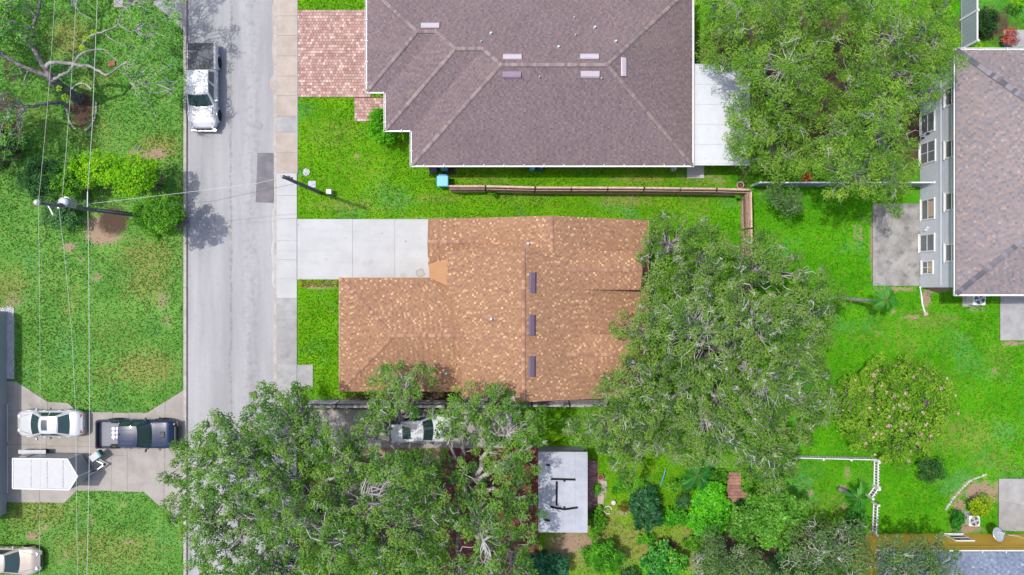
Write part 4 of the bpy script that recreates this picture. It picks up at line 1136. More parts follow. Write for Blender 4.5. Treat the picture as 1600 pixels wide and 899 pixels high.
OAKA = [lin(50, 84, 46), lin(76, 110, 44), lin(98, 134, 50), lin(116, 146, 62), lin(104, 128, 88)]
OAK = [lin(70, 92, 52), lin(92, 118, 62), lin(112, 136, 76), lin(132, 152, 96)]
def tree(name, label, polys, base, zc, zh, spacing=.85, n_per=110, rad=.62, ll=.17, lw=.09, cols=OAK, trunk_r=.35, fork=.42, n_limb=9,
         twig='twig', twigs=.3, twig_r=.024, seed=1, group=None, edge=2.5, lump=.6, under=.5, flat=.6, up=.9, rnd=.75, droop=0.0, drop=.06, twig_len=.75, cat="tree", mat='leaf', twig_lift=.25, clvar=.5, big_branch=.05, zj=.12):
    rng = np.random.default_rng(seed)
    b0 = np.array(P(*base, 0.0))
    t = thing(name, label, cat, tuple(b0), group)
    C = clumps(polys, zc, zh, spacing, rng, edge, lump, under, drop, zj)
    zlow = C[:, 2].min()
    top = np.array([b0[0], b0[1], max(.8, zc * fork)]) + np.array([rng.normal(0, .25), rng.normal(0, .25), 0]) * trunk_r * 2
    # trunk
    K = 7; pts = [tuple(b0 * (1 - s) + top * s + np.array([.12 * sin(s * 5), .1 * sin(s * 4 + 1), 0]) * trunk_r * 2 * s) for s in np.linspace(0, 1, K)]
    pts[0] = (pts[0][0], pts[0][1], -.1)
    mb = MB(); mb.tube(pts, [trunk_r * (1.55 if i == 0 else 1.12 - .4 * i / K) for i in range(K)], 10); mb.build("trunk", M['bark'] if name != 'x' else M['bark'], t, smooth=True)
    # limbs to spread-out clumps
    tips = [int(np.argmax(C[:, 2]))]
    D = np.linalg.norm((C - C[tips[0]])[:, :2], axis=1)
    while len(tips) < min(n_limb, len(C)):
        k = int(np.argmax(D)); tips.append(k); D = np.minimum(D, np.linalg.norm((C - C[k])[:, :2], axis=1))
    samples = [np.array(pts[-1])[None]]
    srad = [np.array([trunk_r * .6])]
    for k in tips:
        e = C[k].copy(); a = np.array(pts[-1]); mid = (a * .5 + e * .5); mid[2] = a[2] * .35 + e[2] * .65; 
        s = np.linspace(0, 1, 10)[:, None]
        e2 = e - np.array([0, 0, .25]); e2[:2] = a[:2] + (e2[:2] - a[:2]) * .93
        pth = (1 - s) ** 2 * a + 2 * s * (1 - s) * mid + s ** 2 * e2
        L = np.linalg.norm(e2 - a); nz = rng.normal(size=pth.shape) * .028 * L; nz[0] = 0; pth = pth + nz
        rr = trunk_r * (.52 * (1 - s[:, 0]) ** 1.1) + .035
        mb = MB(); mb.tube([tuple(q) for q in pth], list(rr), 7); mb.build("limb", M['bark'] if rng.random() < .4 else M[twig], t, smooth=True)
        samples.append(pth[2:8]); srad.append(rr[2:8])
    smp = np.concatenate(samples); 
    # branches and twigs
    dd = np.linalg.norm(C[:, None, :] - smp[None], axis=2) + 1.2 * np.clip(smp[None, :, 2] - C[:, None, 2] + .2, 0, 9)
    near = smp[np.argmin(dd, axis=1)]
    bp = wig(near, C + np.array([0, 0, -.28]), 6, rng, .06, -.04)
    br = np.linspace(1, .35, 6)[None, :] * (big_branch * rng.uniform(.6, 1.3, (len(C), 1)))
    V1, F1 = tubes(bp, br, 5)
    sel = C[rng.random(len(C)) < twigs]                       # forked pale twigs breaking through at some clumps
    if len(sel) == 0: sel = C[:1]
    fork = 4; heading = rng.uniform(0, 2 * pi, len(sel))
    Cm = np.repeat(sel, fork, axis=0); hd = np.repeat(heading, fork) + rng.normal(0, .75, len(sel) * fork)
    dv = np.stack([np.cos(hd), np.sin(hd), rng.uniform(.05, .6, len(hd)) + twig_lift * .4], -1); dv /= np.linalg.norm(dv, axis=1, keepdims=True)
    tl = twig_len * rng.uniform(.35, 1.3, (len(Cm), 1))
    tp = wig(Cm - dv * .1, Cm + dv * tl, 5, rng, .12)
    tr_ = np.linspace(1, .2, 5)[None, :] * (twig_r * rng.uniform(.6, 1.5, (len(Cm), 1)))
    V2, F2 = tubes(tp, tr_, 4)
    quads_obj("branches", V1, F1, M[twig], t, kind="stuff")
    quads_obj("twigs", V2, F2, M['twig_pale' if twig == 'twig' else twig], t, kind="stuff")
    V, F, col = leaf_cloud(C, n_per, rad, ll, lw, cols, rng, flat, up, rnd, droop, clvar)
    quads_obj("crown", V, F, M[mat], t, colors=col)
    return t, C

def ellipse(cx, cy, rx, ry, n=16, jit=.22, seed=0):
    r = random.Random(seed + int(cx))
    return [(cx + rx * cos(2*pi*i/n) * r.uniform(1 - jit, 1 + jit), cy + ry * sin(2*pi*i/n) * r.uniform(1 - jit, 1 + jit)) for i in range(n)]

# central live oak east of the brown roof
oakA = [(1048,328),(1085,336),(1110,352),(1128,372),(1175,360),(1215,366),(1248,392),(1260,428),(1300,420),(1318,448),(1332,470),(1310,490),(1305,530),(1292,560),(1302,590),(1318,620),(1300,655),(1270,690),(1252,720),(1248,760),(1215,778),(1180,770),(1150,742),(1120,724),(1085,735),(1045,716),(1010,722),(985,758),(958,750),(950,720),(905,700),(880,672),(880,648),(915,645),(942,630),(922,606),(948,590),(958,560),(975,540),(952,510),(985,478),(1005,455),(1000,410),(1005,370),(1015,345)]
tree("live_oak_tree", "wide grey-green live oak with pale twigs covering the east end of the brown roof", [oakA], (1110, 545), 7.2, 3.2, .62, 105, .43, .14, .075,
     OAKA, .45, .30, 16, seed=11, lump=.8, edge=3.4, twigs=.36, twig_len=.55, twig_r=.030, drop=.13, under=.6, big_branch=.045, flat=.8, zj=.28, clvar=.7)
# oaks over the bottom left
oakB1 = [(600,572),(640,570),(672,575),(690,600),(668,600),(672,625),(655,640),(665,655),(625,650),(612,668),(598,690),(560,690),(540,700),(520,670),(560,650),(578,628),(575,600)]
oakB2 = [(395,610),(420,596),(430,612),(470,592),(492,615),(480,640),(500,658),(535,690),(590,695),(640,705),(690,700),(710,730),(700,770),(720,810),(700,850),(712,905),(700,960),(330,960),(290,905),(296,860),(270,820),(250,800),(268,768),(242,740),(272,720),(262,690),(300,670),(310,655),(335,640),(372,648),(385,630)]
oakB3 = [(700,612),(730,602),(752,610),(775,596),(800,604),(820,622),(848,640),(862,665),(852,700),(838,708),(842,735),(828,760),(846,800),(850,850),(830,890),(830,960),(690,960),(700,880),(735,850),(690,820),(715,770),(700,735),(745,700),(720,690),(690,690),(668,650),(690,640),(690,625)]
OAKB = [lin(44, 82, 38), lin(70, 112, 40), lin(92, 136, 46), lin(110, 146, 56), lin(100, 128, 80)]
tree("live_oak_tree", "big spreading live oak over the street at the bottom left", [oakB2], (520, 770), 7.6, 3.0, .64, 95, .42, .14, .078, OAKB, .5, .38, 15, seed=21, lump=.95, edge=3.2, twigs=.25, twig_len=.5, twig_r=.026, drop=.06, under=.9, flat=.8, zj=.3, clvar=.7)
tree("live_oak_tree", "live oak between the brown roof and the grey shed", [oakB3], (735, 740), 7.0, 2.6, .66, 95, .42, .14, .078, OAKB, .4, .38, 11, seed=31, lump=.9, edge=2.8, twigs=.25, twig_len=.5, twig_r=.026, drop=.10, under=.8, flat=.8, zj=.3, clvar=.7)
tree("live_oak_tree", "narrow live oak leaning over the south eave of the brown roof", [oakB1], (628, 655), 6.4, 1.8, .64, 95, .42, .14, .078, OAKB, .25, .4, 6, seed=41, lump=.6, edge=2.0, twigs=.35, twig_len=.5, drop=.1, flat=.8, zj=.3, clvar=.7)
# feathery yellow-green trees at the top right
tr1 = [(1088,-40),(1300,-40),(1330,30),(1300,90),(1310,150),(1290,200),(1250,215),(1215,190),(1180,150),(1150,118),(1110,120),(1090,100),(1094,60)]
tr2 = [(1300,-40),(1505,-40),(1500,15),(1490,40),(1500,75),(1512,95),(1490,125),(1470,150),(1440,175),(1425,205),(1440,250),(1432,290),(1405,335),(1375,328),(1345,312),(1318,322),(1288,305),(1270,262),(1262,215),(1290,200),(1310,150),(1300,90),(1330,30)]
tr3 = [(1130,170),(1160,140),(1195,150),(1230,190),(1262,215),(1270,250),(1285,285),(1240,280),(1205,282),(1180,270),(1155,255),(1135,235),(1128,200)]
FEA = [lin(58, 96, 28), lin(92, 138, 40), lin(116, 158, 50), lin(144, 174, 70)]
for nm, pl, bs, sd, zc in (("feathery yellow-green tree against the mauve roof's east gutter", tr1, (1170, 130), 51, 7.4), ("tall feathery tree reaching the blue-grey house's roof corner", tr2, (1330, 190), 52, 8.2), ("lower feathery tree drooping over the white patio cover", tr3, (1190, 255), 53, 5.6)):
    tree("feathery_tree", nm, [pl], bs, zc, 2.8 if sd != 53 else 1.8, .68, 140, .55, .20, .045, FEA, .35, .4, 10, seed=sd, lump=1.1, edge=2.6, under=.8, twig='twig', twigs=.10, twig_len=.9, twig_r=.02, flat=.55, up=.7, rnd=.9, droop=.55, drop=.10, zj=.25, group="feathery trees in the top right yard", clvar=.65)
tree("small_tree", "small blue-green tree beside the grey vinyl fence", [ellipse(1228, 312, 26, 22)], (1212, 318), 3.4, 1.2, .6, 110, .5, .15, .07, [lin(60, 92, 48), lin(84, 118, 60), lin(110, 138, 82)], .1, .4, 5, seed=61, edge=1.0, lump=.2, twig_len=.5)
# crape myrtle with pink blossom
myr = ellipse(1402, 636, 95, 84, 30, .10, 3)
MY = [lin(58, 100, 24), lin(88, 136, 28), lin(116, 160, 38), lin(150, 168, 70)]
mt, MC = tree("crape_myrtle", "round flowering tree dotted with pink blossom on the right lawn", [myr], (1375, 618), 3.8, 1.7, .50, 100, .44, .14, .08, MY, .14, .3, 12, seed=71, twig='twig_dark', twigs=.15, twig_len=.5, twig_r=.014, edge=2.4, lump=.35, under=.6, drop=.08, zj=.2)
rng = np.random.default_rng(5)
for k in rng.choice(len(MC), 80, replace=False):
    if MC[k][2] < 3.3: continue
    V, F, c_ = leaf_cloud(MC[k][None] + np.array([[rng.normal(0, .2), rng.normal(0, .2), .38]]), 26, .10 * rng.uniform(.5, 1.5), .07, .05, [lin(196, 150, 152), lin(222, 186, 190)], rng)
    quads_obj("blossom", V, F, M['leaf'], mt, colors=c_)
# bottom right trees
BR = [lin(54, 82, 40), lin(76, 106, 54), lin(98, 126, 70), lin(120, 142, 94)]
tree("bushy_tree", "bright green leafy tree behind the wooden deck at the bottom", [[(1145,805),(1165,782),(1200,772),(1245,775),(1262,795),(1255,830),(1230,855),(1190,862),(1155,850),(1140,830)]], (1190, 800), 4.2, 1.6, .6, 120, .5, .2, .12,
     [lin(52, 98, 28), lin(78, 134, 34), lin(104, 160, 46)], .16, .35, 7, seed=81, edge=1.8, lump=.4, twigs=.05, twig='twig_dark', mat='leaf_gloss')
tree("live_oak_tree", "dull grey-green tree at the bottom edge left of the bright leafy tree", [[(1100,840),(1130,820),(1160,850),(1200,868),(1230,900),(1240,960),(1080,960),(1085,880)]], (1130, 850), 5.0, 1.8, .7, 120, .55, .15, .075, BR, .2, .35, 7, seed=82, edge=1.8, lump=.4)
tree("live_oak_tree", "dull grey-green tree at the bottom edge beside the picket fence", [[(1240,830),(1270,815),(1300,810),(1335,822),(1362,835),(1370,870),(1360,960),(1230,960),(1225,880)]], (1280, 845), 5.2, 1.9, .7, 120, .55, .15, .075, BR, .22, .35, 8, seed=83, edge=1.8, lump=.4)
tree("live_oak_tree", "grey-green tree overhanging the corner of the ochre house", [[(1375,845),(1400,828),(1425,835),(1440,845),(1470,838),(1500,850),(1506,880),(1495,960),(1360,960),(1370,890)]], (1400, 852), 6.2, 1.8, .72, 115, .55, .15, .075, BR, .22, .4, 8, seed=84, edge=1.6, lump=.4)

# north-west oak: open crown, thick dark limbs drawn where they run
def oak_nw():
    t = thing("live_oak_tree", "open crowned live oak with thick bare limbs over the top left lawn", "tree", P(124, 156))
    rng = np.random.default_rng(91)
    def limb(pp, r0, r1, mat='bark', name="limb"):
        low = lambda z: z if z < 3.8 else 3.8 + (z - 3.8) * .16
        pts = [P(x, y, low(z)) for x, y, z in pp]
        # smooth the polyline
        q = [np.array(p) for p in pts]; out = []
        for i in range(len(q) - 1):
            a = q[max(i - 1, 0)]; b = q[i]; c = q[i + 1]; d = q[min(i + 2, len(q) - 1)]
            for s in np.linspace(0, 1, 5)[:-1]:
                out.append(.5 * ((2*b) + (c-a)*s + (2*a-5*b+4*c-d)*s*s + (-a+3*b-3*c+d)*s**3) + rng.normal(0, .02, 3))
        out.append(q[-1]); n = len(out)
        MB().tube([tuple(o) for o in out], [(r0 + (r1 - r0) * i / (n - 1)) * (.72 if name == 'limb' else .9) for i in range(n)], 8).build(name, M['bark_mid' if mat == 'twig' else mat], t, smooth=True)
        return np.array(out)
    limb([(124,156,-.1),(118,152,.5),(104,144,1.7),(90,134,2.9),(80,122,3.8)], .46, .34, name="trunk")
    L = []
    L.append(limb([(80,124,3.8),(72,106,4.4),(82,98,4.8),(107,99,5.3),(124,103,5.5),(138,103,5.7),(152,110,5.9),(167,117,6.0),(180,110,6.2),(192,100,6.5)], .2, .07, 'twig'))
    L.append(limb([(192,100,6.5),(198,112,6.6),(204,130,6.6)], .07, .03, 'twig'))
    L.append(limb([(80,122,3.8),(66,100,4.6),(58,85,5.1),(51,70,5.5),(52,45,6.0),(56,28,6.3),(62,8,6.8),(64,-20,7.2)], .24, .1))
    L.append(limb([(78,120,3.8),(55,112,4.6),(32,103,5.2),(15,92,5.7),(-5,78,6.2),(-30,60,6.8)], .24, .12))
    L.append(limb([(84,124,3.7),(94,118,4.6),(108,112,5.4),(120,92,6.0),(132,82,6.5),(150,78,6.8),(165,80,7.0),(186,98,7.2)], .15, .05, 'twig'))
    L.append(limb([(128,75,6.3),(132,65,6.6),(142,56,6.9),(155,52,7.1),(172,46,7.3),(184,38,7.5),(190,22,7.8),(206,6,8.2)], .12, .04, 'twig'))
    L.append(limb([(184,30,7.5),(190,42,7.4),(205,50,7.4),(215,46,7.5)], .07, .03, 'twig'))
    L.append(limb([(165,54,7.1),(178,64,7.3),(190,70,7.4)], .06, .03, 'twig'))
    L.append(limb([(110,172,1.6),(96,160,2.6),(70,163,3.8),(45,167,4.6),(20,165,5.2),(-10,160,5.8)], .2, .1))
    L.append(limb([(118,10,7.5),(128,22,7.6),(146,32,7.8)], .05, .02, 'twig'))
    right = [(192,10),(215,-20),(290,-20),(300,15),(312,40),(300,60),(286,66),(290,110),(284,150),(272,180),(250,188),(225,168),(212,150),(196,140),(188,118),(200,100),(192,80),(205,60),(195,40)]
    left1 = [(-40,-30),(60,-30),(52,10),(46,60),(28,90),(22,112),(-40,110)]
    left2 = [(-40,112),(20,105),(36,135),(30,165),(34,190),(30,215),(26,235),(8,245),(-40,255)]
    C1 = clumps([right], 4.4, 1.1, .60, rng, 2.2, .35, .25, .08, .2); C2 = clumps([left1], 4.8, 1.4, .8, rng, 2.0, .5, .3, .32); C3 = clumps([left2], 5.5, 2.0, .8, rng, 1.6, .4, .4, .2)
    C4 = clumps([[(-300,-150),(-30,-150),(-50,100),(-45,260),(-300,280)], [(70,-170),(250,-170),(235,-45),(80,-45)]], 6.5, 2.0, 1.0, rng, 2.0, .5, .3, .25)
    pxx = C1[:, 0] / (S * (H - C1[:, 2]) / H) + CX
    C1 = C1[(pxx < 240) | (rng.random(len(C1)) < .3)]
    C = np.concatenate([C1, C2, C3, C4])
    smp = np.concatenate(L)
    near = smp[np.argmin(np.linalg.norm(C[:, None] - smp[None], axis=2), axis=1)]
    V1, F1 = tubes(wig(near, C, 7, rng, .05), np.linspace(1, .35, 7)[None] * .045 * rng.uniform(.6, 1.3, (len(C), 1)), 5)
    Cm = np.repeat(C, 2, axis=0); dv = rng.normal(size=(len(Cm), 3)); dv[:, 2] = np.abs(dv[:, 2]) * .5 + .2; dv /= np.linalg.norm(dv, axis=1, keepdims=True)
    V2, F2 = tubes(wig(Cm, Cm + dv * .7, 5, rng, .11), np.linspace(1, .35, 5)[None] * .022 * rng.uniform(.7, 1.4, (len(Cm), 1)), 4)
    quads_obj("branches", np.concatenate([V1, V2]), np.concatenate([F1, F2 + len(V1)]), M['twig'], t, kind="stuff")
    V, F, col = leaf_cloud(C, 80, .45, .14, .075, [lin(50, 104, 34), lin(78, 140, 44), lin(106, 164, 60), lin(138, 180, 90)], rng)
    quads_obj("crown", V, F, M['leaf'], t, colors=col)
    # moss ferns and yellow-green sprouts on the limbs
    sp = np.array([P(92,138,3.5), P(101,152,2.4), P(146,50,7.1), P(128,74,6.5), P(135,60,6.9)])
    V, F, col = leaf_cloud(sp, 60, .22, .12, .05, [lin(120, 170, 10), lin(160, 200, 20)], rng)
    quads_obj("sprouts", V, F, M['leaf'], t, colors=col, kind="stuff")
oak_nw()

def bush(name, label, polys, zc, zh, cols, spacing=.42, n_per=70, rad=.34, ll=.14, lw=.08, seed=1, group=None, mat='leaf', base=None, edge=.9, lump=.15, drop=.04, under=.8, cat="shrub", flat=.8, up=.8):
    rng = np.random.default_rng(seed)
    cx = sum(p[0] for p in polys[0]) / len(polys[0]); cy = sum(p[1] for p in polys[0]) / len(polys[0])
    b = P(*(base or (cx, cy)), 0)
    q = P(cx, cy, zc); b = (q[0], q[1], 0)
    t = thing(name, label, cat, b, group)
    C = clumps(polys, zc, zh, spacing, rng, edge, lump, under, drop)
    C[:, 2] = np.maximum(C[:, 2], .15)
    a = np.repeat(np.array([[b[0], b[1], 0.0]]), len(C), 0); a[:, :2] += (C[:, :2] - a[:, :2]) * .35
    V1, F1 = tubes(wig(a, C, 5, rng, .06), np.linspace(1, .4, 5)[None] * .022 * rng.uniform(.6, 1.3, (len(C), 1)), 4)
    quads_obj("stems", V1, F1, M['twig_dark'], t, kind="stuff")
    V, F, col = leaf_cloud(C, n_per, rad, ll, lw, cols, rng, flat, up)
    quads_obj("foliage", V, F, M[mat], t, colors=col)
    return t
BRT = [lin(70, 130, 14), lin(98, 162, 16), lin(128, 184, 22), lin(158, 198, 36)]
MID = [lin(46, 92, 24), lin(66, 122, 26), lin(92, 150, 34), lin(122, 170, 46)]
DRK = [lin(30, 62, 34), lin(44, 86, 42), lin(62, 108, 56), lin(86, 128, 78)]
bush("shrub", "tall bright lime-green shrub north of the utility pole", [ellipse(150, 262, 36, 28)], 2.6, 1.5, BRT, seed=101, edge=1.2, lump=.3)
bush("shrub", "bright green shrub beside the kerb north of the utility wire", [ellipse(208, 276, 44, 30)], 3.4, 1.8, BRT[:3] + [BRT[2]], seed=102, edge=1.2, lump=.35)
bush("shrub", "rounded green shrub at the kerb below the utility wire", [ellipse(246, 336, 40, 34)], 3.6, 2.0, MID, seed=103, edge=1.2, lump=.35)
bush("shrub", "dark blue-green shrub at the left of the shrub row", [ellipse(62, 278, 36, 34)], 2.2, 1.2, DRK, seed=104, edge=1.0, lump=.3)
bush("shrub", "mixed green and yellow shrub between the dark and lime shrubs", [ellipse(108, 285, 30, 28)], 2.0, 1.0, MID, seed=105, edge=.9, lump=.3)
bush("shrub", "low dark green shrub under the transformer", [ellipse(92, 335, 30, 22)], 1.3, .8, DRK[1:] + [MID[2]], seed=106, edge=.7, lump=.2)
bush("shrub", "dark shrub at the left edge below the open oak", [ellipse(8, 235, 22, 30)], 1.4, 1.0, [lin(40, 40, 30), lin(52, 78, 40), lin(80, 96, 60)], seed=107, edge=.7)
bush("shrub", "bright green shrub against the stepped west corner of the mauve roof", [[(575,180),(590,166),(604,168),(606,200),(618,205),(616,220),(600,226),(584,215),(574,200)]], 1.8, 1.1, [lin(44, 112, 12), lin(70, 146, 14), lin(98, 172, 22)], seed=108, edge=.8, ll=.2, lw=.08)
bush("shrub", "small leafy shrub poking out of the long brown fence", [ellipse(768, 298, 9, 6)], .8, .5, MID, seed=109, spacing=.25, n_per=40, rad=.2)
bush("shrub", "small leafy shrub at the corner of the brown fence", [ellipse(1157, 302, 8, 8)], .8, .5, MID, seed=110, spacing=.25, n_per=40, rad=.2)
bush("ground_cover_bush", "large bright green leafy mound in the garden", [[(1092,762),(1120,750),(1136,770),(1138,800),(1130,830),(1105,842),(1085,832),(1072,815),(1085,795),(1082,778)]], 1.1, .7, [lin(52, 136, 14), lin(74, 162, 18), lin(100, 184, 28)], seed=111, spacing=.34, n_per=80, rad=.3, ll=.16, lw=.12, edge=.8, lump=.12, mat='leaf_gloss')
bush("shrub", "dark green broad-leaved clump in the middle of the garden", [[(985,780),(1005,765),(1022,762),(1030,790),(1035,815),(1020,830),(1000,832),(988,815)]], 1.5, .9, [lin(22, 58, 34), lin(36, 86, 44), lin(58, 112, 60)], seed=112, edge=.8, ll=.34, lw=.1, n_per=45, mat='leaf_gloss')
bush("shrub", "light green shrub with strappy leaves at the bottom of the garden", [ellipse(945, 873, 30, 26)], 1.5, .9, [lin(40, 96, 20), lin(70, 138, 28), lin(106, 172, 44)], seed=113, edge=.8, ll=.3, lw=.07, n_per=55)
bush("shrub", "glossy yellow-green shrub beside the dark mulch patch", [ellipse(1036, 880, 32, 26)], 1.5, .9, [lin(28, 88, 30), lin(48, 128, 36), lin(120, 176, 50)], seed=114, edge=.8, ll=.26, lw=.13, n_per=45, mat='leaf_gloss')
bush("shrub", "dark teal broad-leaved shrub at the bottom edge below the shed", [ellipse(855, 886, 36, 24)], 1.4, .8, [lin(18, 62, 44), lin(32, 92, 58), lin(60, 120, 80)], seed=115, edge=.8, ll=.36, lw=.13, n_per=40, mat='leaf_gloss')
bush("shrub", "low dark shrub cut by the bottom edge of the picture", [ellipse(985, 900, 16, 8)], .9, .5, DRK, seed=116, spacing=.3)
bush("shrub", "round dark olive shrub alone on the right lawn", [ellipse(1455, 732, 20, 19)], 1.3, .8, [lin(38, 72, 34), lin(56, 100, 42), lin(84, 122, 60)], seed=117, edge=.8)
bush("shrub", "golden-green rounded shrub in the mulch bed by the cracked pad", [ellipse(1532, 791, 20, 16)], 1.2, .7, [lin(92, 130, 14), lin(124, 158, 18), lin(158, 178, 30)], seed=118, edge=.7, spacing=.35)
bush("shrub", "small dark green shrub beside the air conditioner of the ochre house", [ellipse(1497, 813, 11, 13)], 1.0, .6, [lin(30, 92, 24), lin(50, 124, 34), lin(76, 150, 50)], seed=119, edge=.5, spacing=.3, ll=.18)
bush("shrub", "leafy shrub in front of the live oak's south branches in the garden", [ellipse(1062, 760, 22, 10)], 1.0, .6, MID, seed=120, spacing=.35, ll=.22, lw=.09)
bush("shrub", "green clump by the fence gap under the leaning palm", [ellipse(1338, 812, 16, 24)], 1.1, .7, [lin(34, 92, 30), lin(54, 122, 38), lin(84, 148, 56)], seed=121, ll=.3, lw=.06, spacing=.4)
bush("shrub", "leafy plants along the east wall of the grey shed", [[(922,800),(940,792),(948,812),(940,830),(924,836)]], .8, .5, MID, seed=122, spacing=.35, ll=.24, lw=.09)
bush("shrub", "bright green plants between the dark garden clump and the leafy mound", [ellipse(1052, 810, 24, 12)], .7, .4, [lin(40, 110, 20), lin(70, 150, 28), lin(104, 176, 44)], seed=123, spacing=.35, ll=.2)
bush("shrub", "dark shrub in the shaded yard beside the tall grey fence", [ellipse(1545, 35, 18, 22)], 1.0, .6, [lin(24, 50, 28), lin(38, 74, 34), lin(60, 98, 44)], seed=124)
bush("shrub", "lime green shrub cut by the top edge at the right", [ellipse(1590, 2, 14, 6)], 1.6, .6, BRT, seed=125, spacing=.35)
bush("shrub", "lime green tuft at the foot of the tall grey fence", [ellipse(1532, 68, 7, 7)], .6, .4, BRT, seed=126, spacing=.25, n_per=40, rad=.2)
bush("shrub", "orange and purple leaved shrub beside the shaded patio", [ellipse(1578, 58, 12, 12)], .9, .5, [lin(150, 60, 20), lin(190, 96, 30), lin(120, 90, 130), lin(200, 120, 60)], seed=127, spacing=.26, n_per=40, rad=.22)
bush("shrub", "orange flowered plant behind the grey vinyl fence", [ellipse(1259, 275, 8, 7)], .7, .4, [lin(170, 80, 30), lin(200, 110, 60), lin(90, 120, 50)], seed=128, spacing=.25, n_per=40, rad=.2)
bush("flower_border", "narrow border of yellow-green plants between driveway and front lawn", [[(466,440),(528,439),(528,446),(466,447)]], .25, .15, [lin(110, 140, 30), lin(150, 160, 30), lin(170, 120, 60), lin(90, 130, 30)], seed=129, spacing=.22, n_per=24, rad=.15, ll=.09, lw=.05, edge=.3, cat="flowers")
bush("shrub", "dark plants under the central oak beside the long fence end", [ellipse(975, 690, 16, 14)], 1.2, .6, DRK, seed=130)
bush("shrub", "dark green undergrowth at the bottom between the two grey-green trees", [ellipse(1235, 880, 32, 22)], 1.2, .6, DRK, seed=131)

GRD = [lin(36, 100, 20), lin(62, 134, 26), lin(96, 164, 40), lin(120, 172, 60)]
for i, (lb, px, py, rx, ry, zc, cl, l1, w1) in enumerate((
    ("strappy green plants left of the blue stake", 1000, 758, 12, 9, .6, GRD, .26, .05),
    ("dark fern clump between the stake and the leafy mound", 1070, 783, 12, 9, .7, DRK, .24, .06),
    ("leafy green plants at the foot of the wooden deck", 1122, 742, 14, 8, .7, MID, .2, .1),
    ("pale green plants below the dark garden clump", 1010, 842, 18, 9, .5, GRD, .18, .07),
    ("bushy plants between the leafy mound and the bottom oak", 1085, 850, 18, 12, .8, MID, .2, .09),
    ("low yellow-green plants under the oak's edge beside the shed", 968, 762, 12, 9, .5, GRD, .18, .06),
    ("small dark plants in front of the orange pot", 1090, 800, 10, 8, .5, DRK, .16, .08),
    ("reddish leaved plants beside the white pot", 975, 792, 9, 6, .5, [lin(120, 70, 30), lin(96, 110, 40), lin(150, 110, 40)], .15, .06),
    ("green plants beside the terracotta pot near the shed", 934, 765, 8, 8, .5, GRD, .18, .06),
    ("ferny plants on the edge of the soil below the shed", 918, 866, 12, 9, .5, GRD, .18, .05),
    ("dark undergrowth between the deck and the bright leafy tree", 1165, 792, 16, 10, .9, DRK, .2, .1),
    ("plants at the fence end beside the central oak's trunk", 1172, 758, 14, 10, .8, MID, .2, .09))):
    bush("garden_plant", lb, [ellipse(px, py, rx, ry)], zc, zc * .6, cl, seed=200 + i, spacing=.3, n_per=45, rad=.26, ll=l1, lw=w1, edge=.4, group="garden plants", cat="plant")

def palm(name, label, base, top_z, lean_px, n, L, cols, seed, trunk_r=.11):
    rng = random.Random(seed)
    b = Vector(P(*base)); tp = Vector(P(*lean_px, top_z))
    t = thing(name, label, "palm", tuple(b))
    pts = [tuple(b.lerp(tp, s) + Vector((.05 * sin(s * 6), .05 * cos(s * 5), 0))) for s in np.linspace(0, 1, 9)]
    MB().tube(pts, [trunk_r * (1.25 - .35 * i / 8) for i in range(9)], 9).build("trunk", M['palm_bark'], t, smooth=True)
    for i in range(n):
        a = 2 * pi * i / n + rng.uniform(-.35, .35); el = rng.uniform(.1, 1.1); LL = L * rng.uniform(.65, 1.2)
        V, F = [], []
        d = Vector((cos(a), sin(a), 0)); prev = None
        K = 11; mid = []
        for k in range(K):
            s = k / (K - 1); mid.append(tp + d * (LL * s * cos(el * .6)) + Vector((0, 0, LL * (el * s - (.55 + el * .5) * s * s))))
        mb = MB(); mb.tube([tuple(m) for m in mid], [.018 * (1 - .7 * k / K) for k in range(K)], 4)
        c0 = cols[rng.randrange(len(cols))]
        mb.c = [(*lin(110, 130, 60), 1)] * sum(len(f) for f in mb.f)
        for k in range(1, K):
            sd = d.cross(Vector((0, 0, 1)))
            for sgn in (-1, 1):
                for off in (0, .33, .66):
                    if k == K - 1 and off: continue
                    base_ = mid[k] if not off else mid[k].lerp(mid[k + 1], off)
                    ll = LL * .40 * (1 - .55 * abs(k / K - .4)) * rng.uniform(.85, 1.1)
                    tip = base_ + sd * sgn * ll * .7 + d * ll * .75 - Vector((0, 0, ll * .3))
                    w = d * .017
                    n_ = len(mb.v); mb.v += [tuple(base_ - w), tuple(base_ + w), tuple(tip)]; mb.f.append([n_, n_+1, n_+2]); kk = rng.uniform(.8, 1.2); mb.c += [(c0[0]*kk, c0[1]*kk, c0[2]*kk, 1)] * 3
        mb.build("frond", M['leaf'], t)
PLM = [lin(40, 104, 30), lin(56, 124, 40), lin(80, 142, 60)]
palm("palm_tree", "slim palm with a bare grey trunk below the weathered patio", (1312, 467.5), 4.6, (1384, 469.5), 17, .85, PLM, 1)
palm("palm_tree", "leaning palm beside the white picket fence", (1310, 765), 2.2, (1341, 777), 13, .8, [lin(34, 104, 26), lin(52, 132, 36), lin(84, 156, 60)], 2, .14)
palm("palm_tree", "dark short palm in the garden left of the leafy mound", (1006, 788), 1.1, (1008, 790), 11, .9, [lin(20, 66, 40), lin(34, 92, 52)], 3, .1)
palm("palm_tree", "small palm under the central oak's south edge", (1085, 735), 1.8, (1090, 742), 12, 1.1, [lin(40, 110, 40), lin(66, 138, 60)], 4, .09)

# ---------------------------------------------------------------- vehicles (local: +x forward, origin on the ground at the middle)
def lerp(a, b, t): return a + (b - a) * t
def curve(keys, x):
    if x <= keys[0][0]: return keys[0][1]
    for (a, va), (b, vb) in zip(keys[:-1], keys[1:]):
        if x <= b:
            t = (x - a) / (b - a); t = t * t * (3 - 2 * t); return lerp(va, vb, t)
    return keys[-1][1]

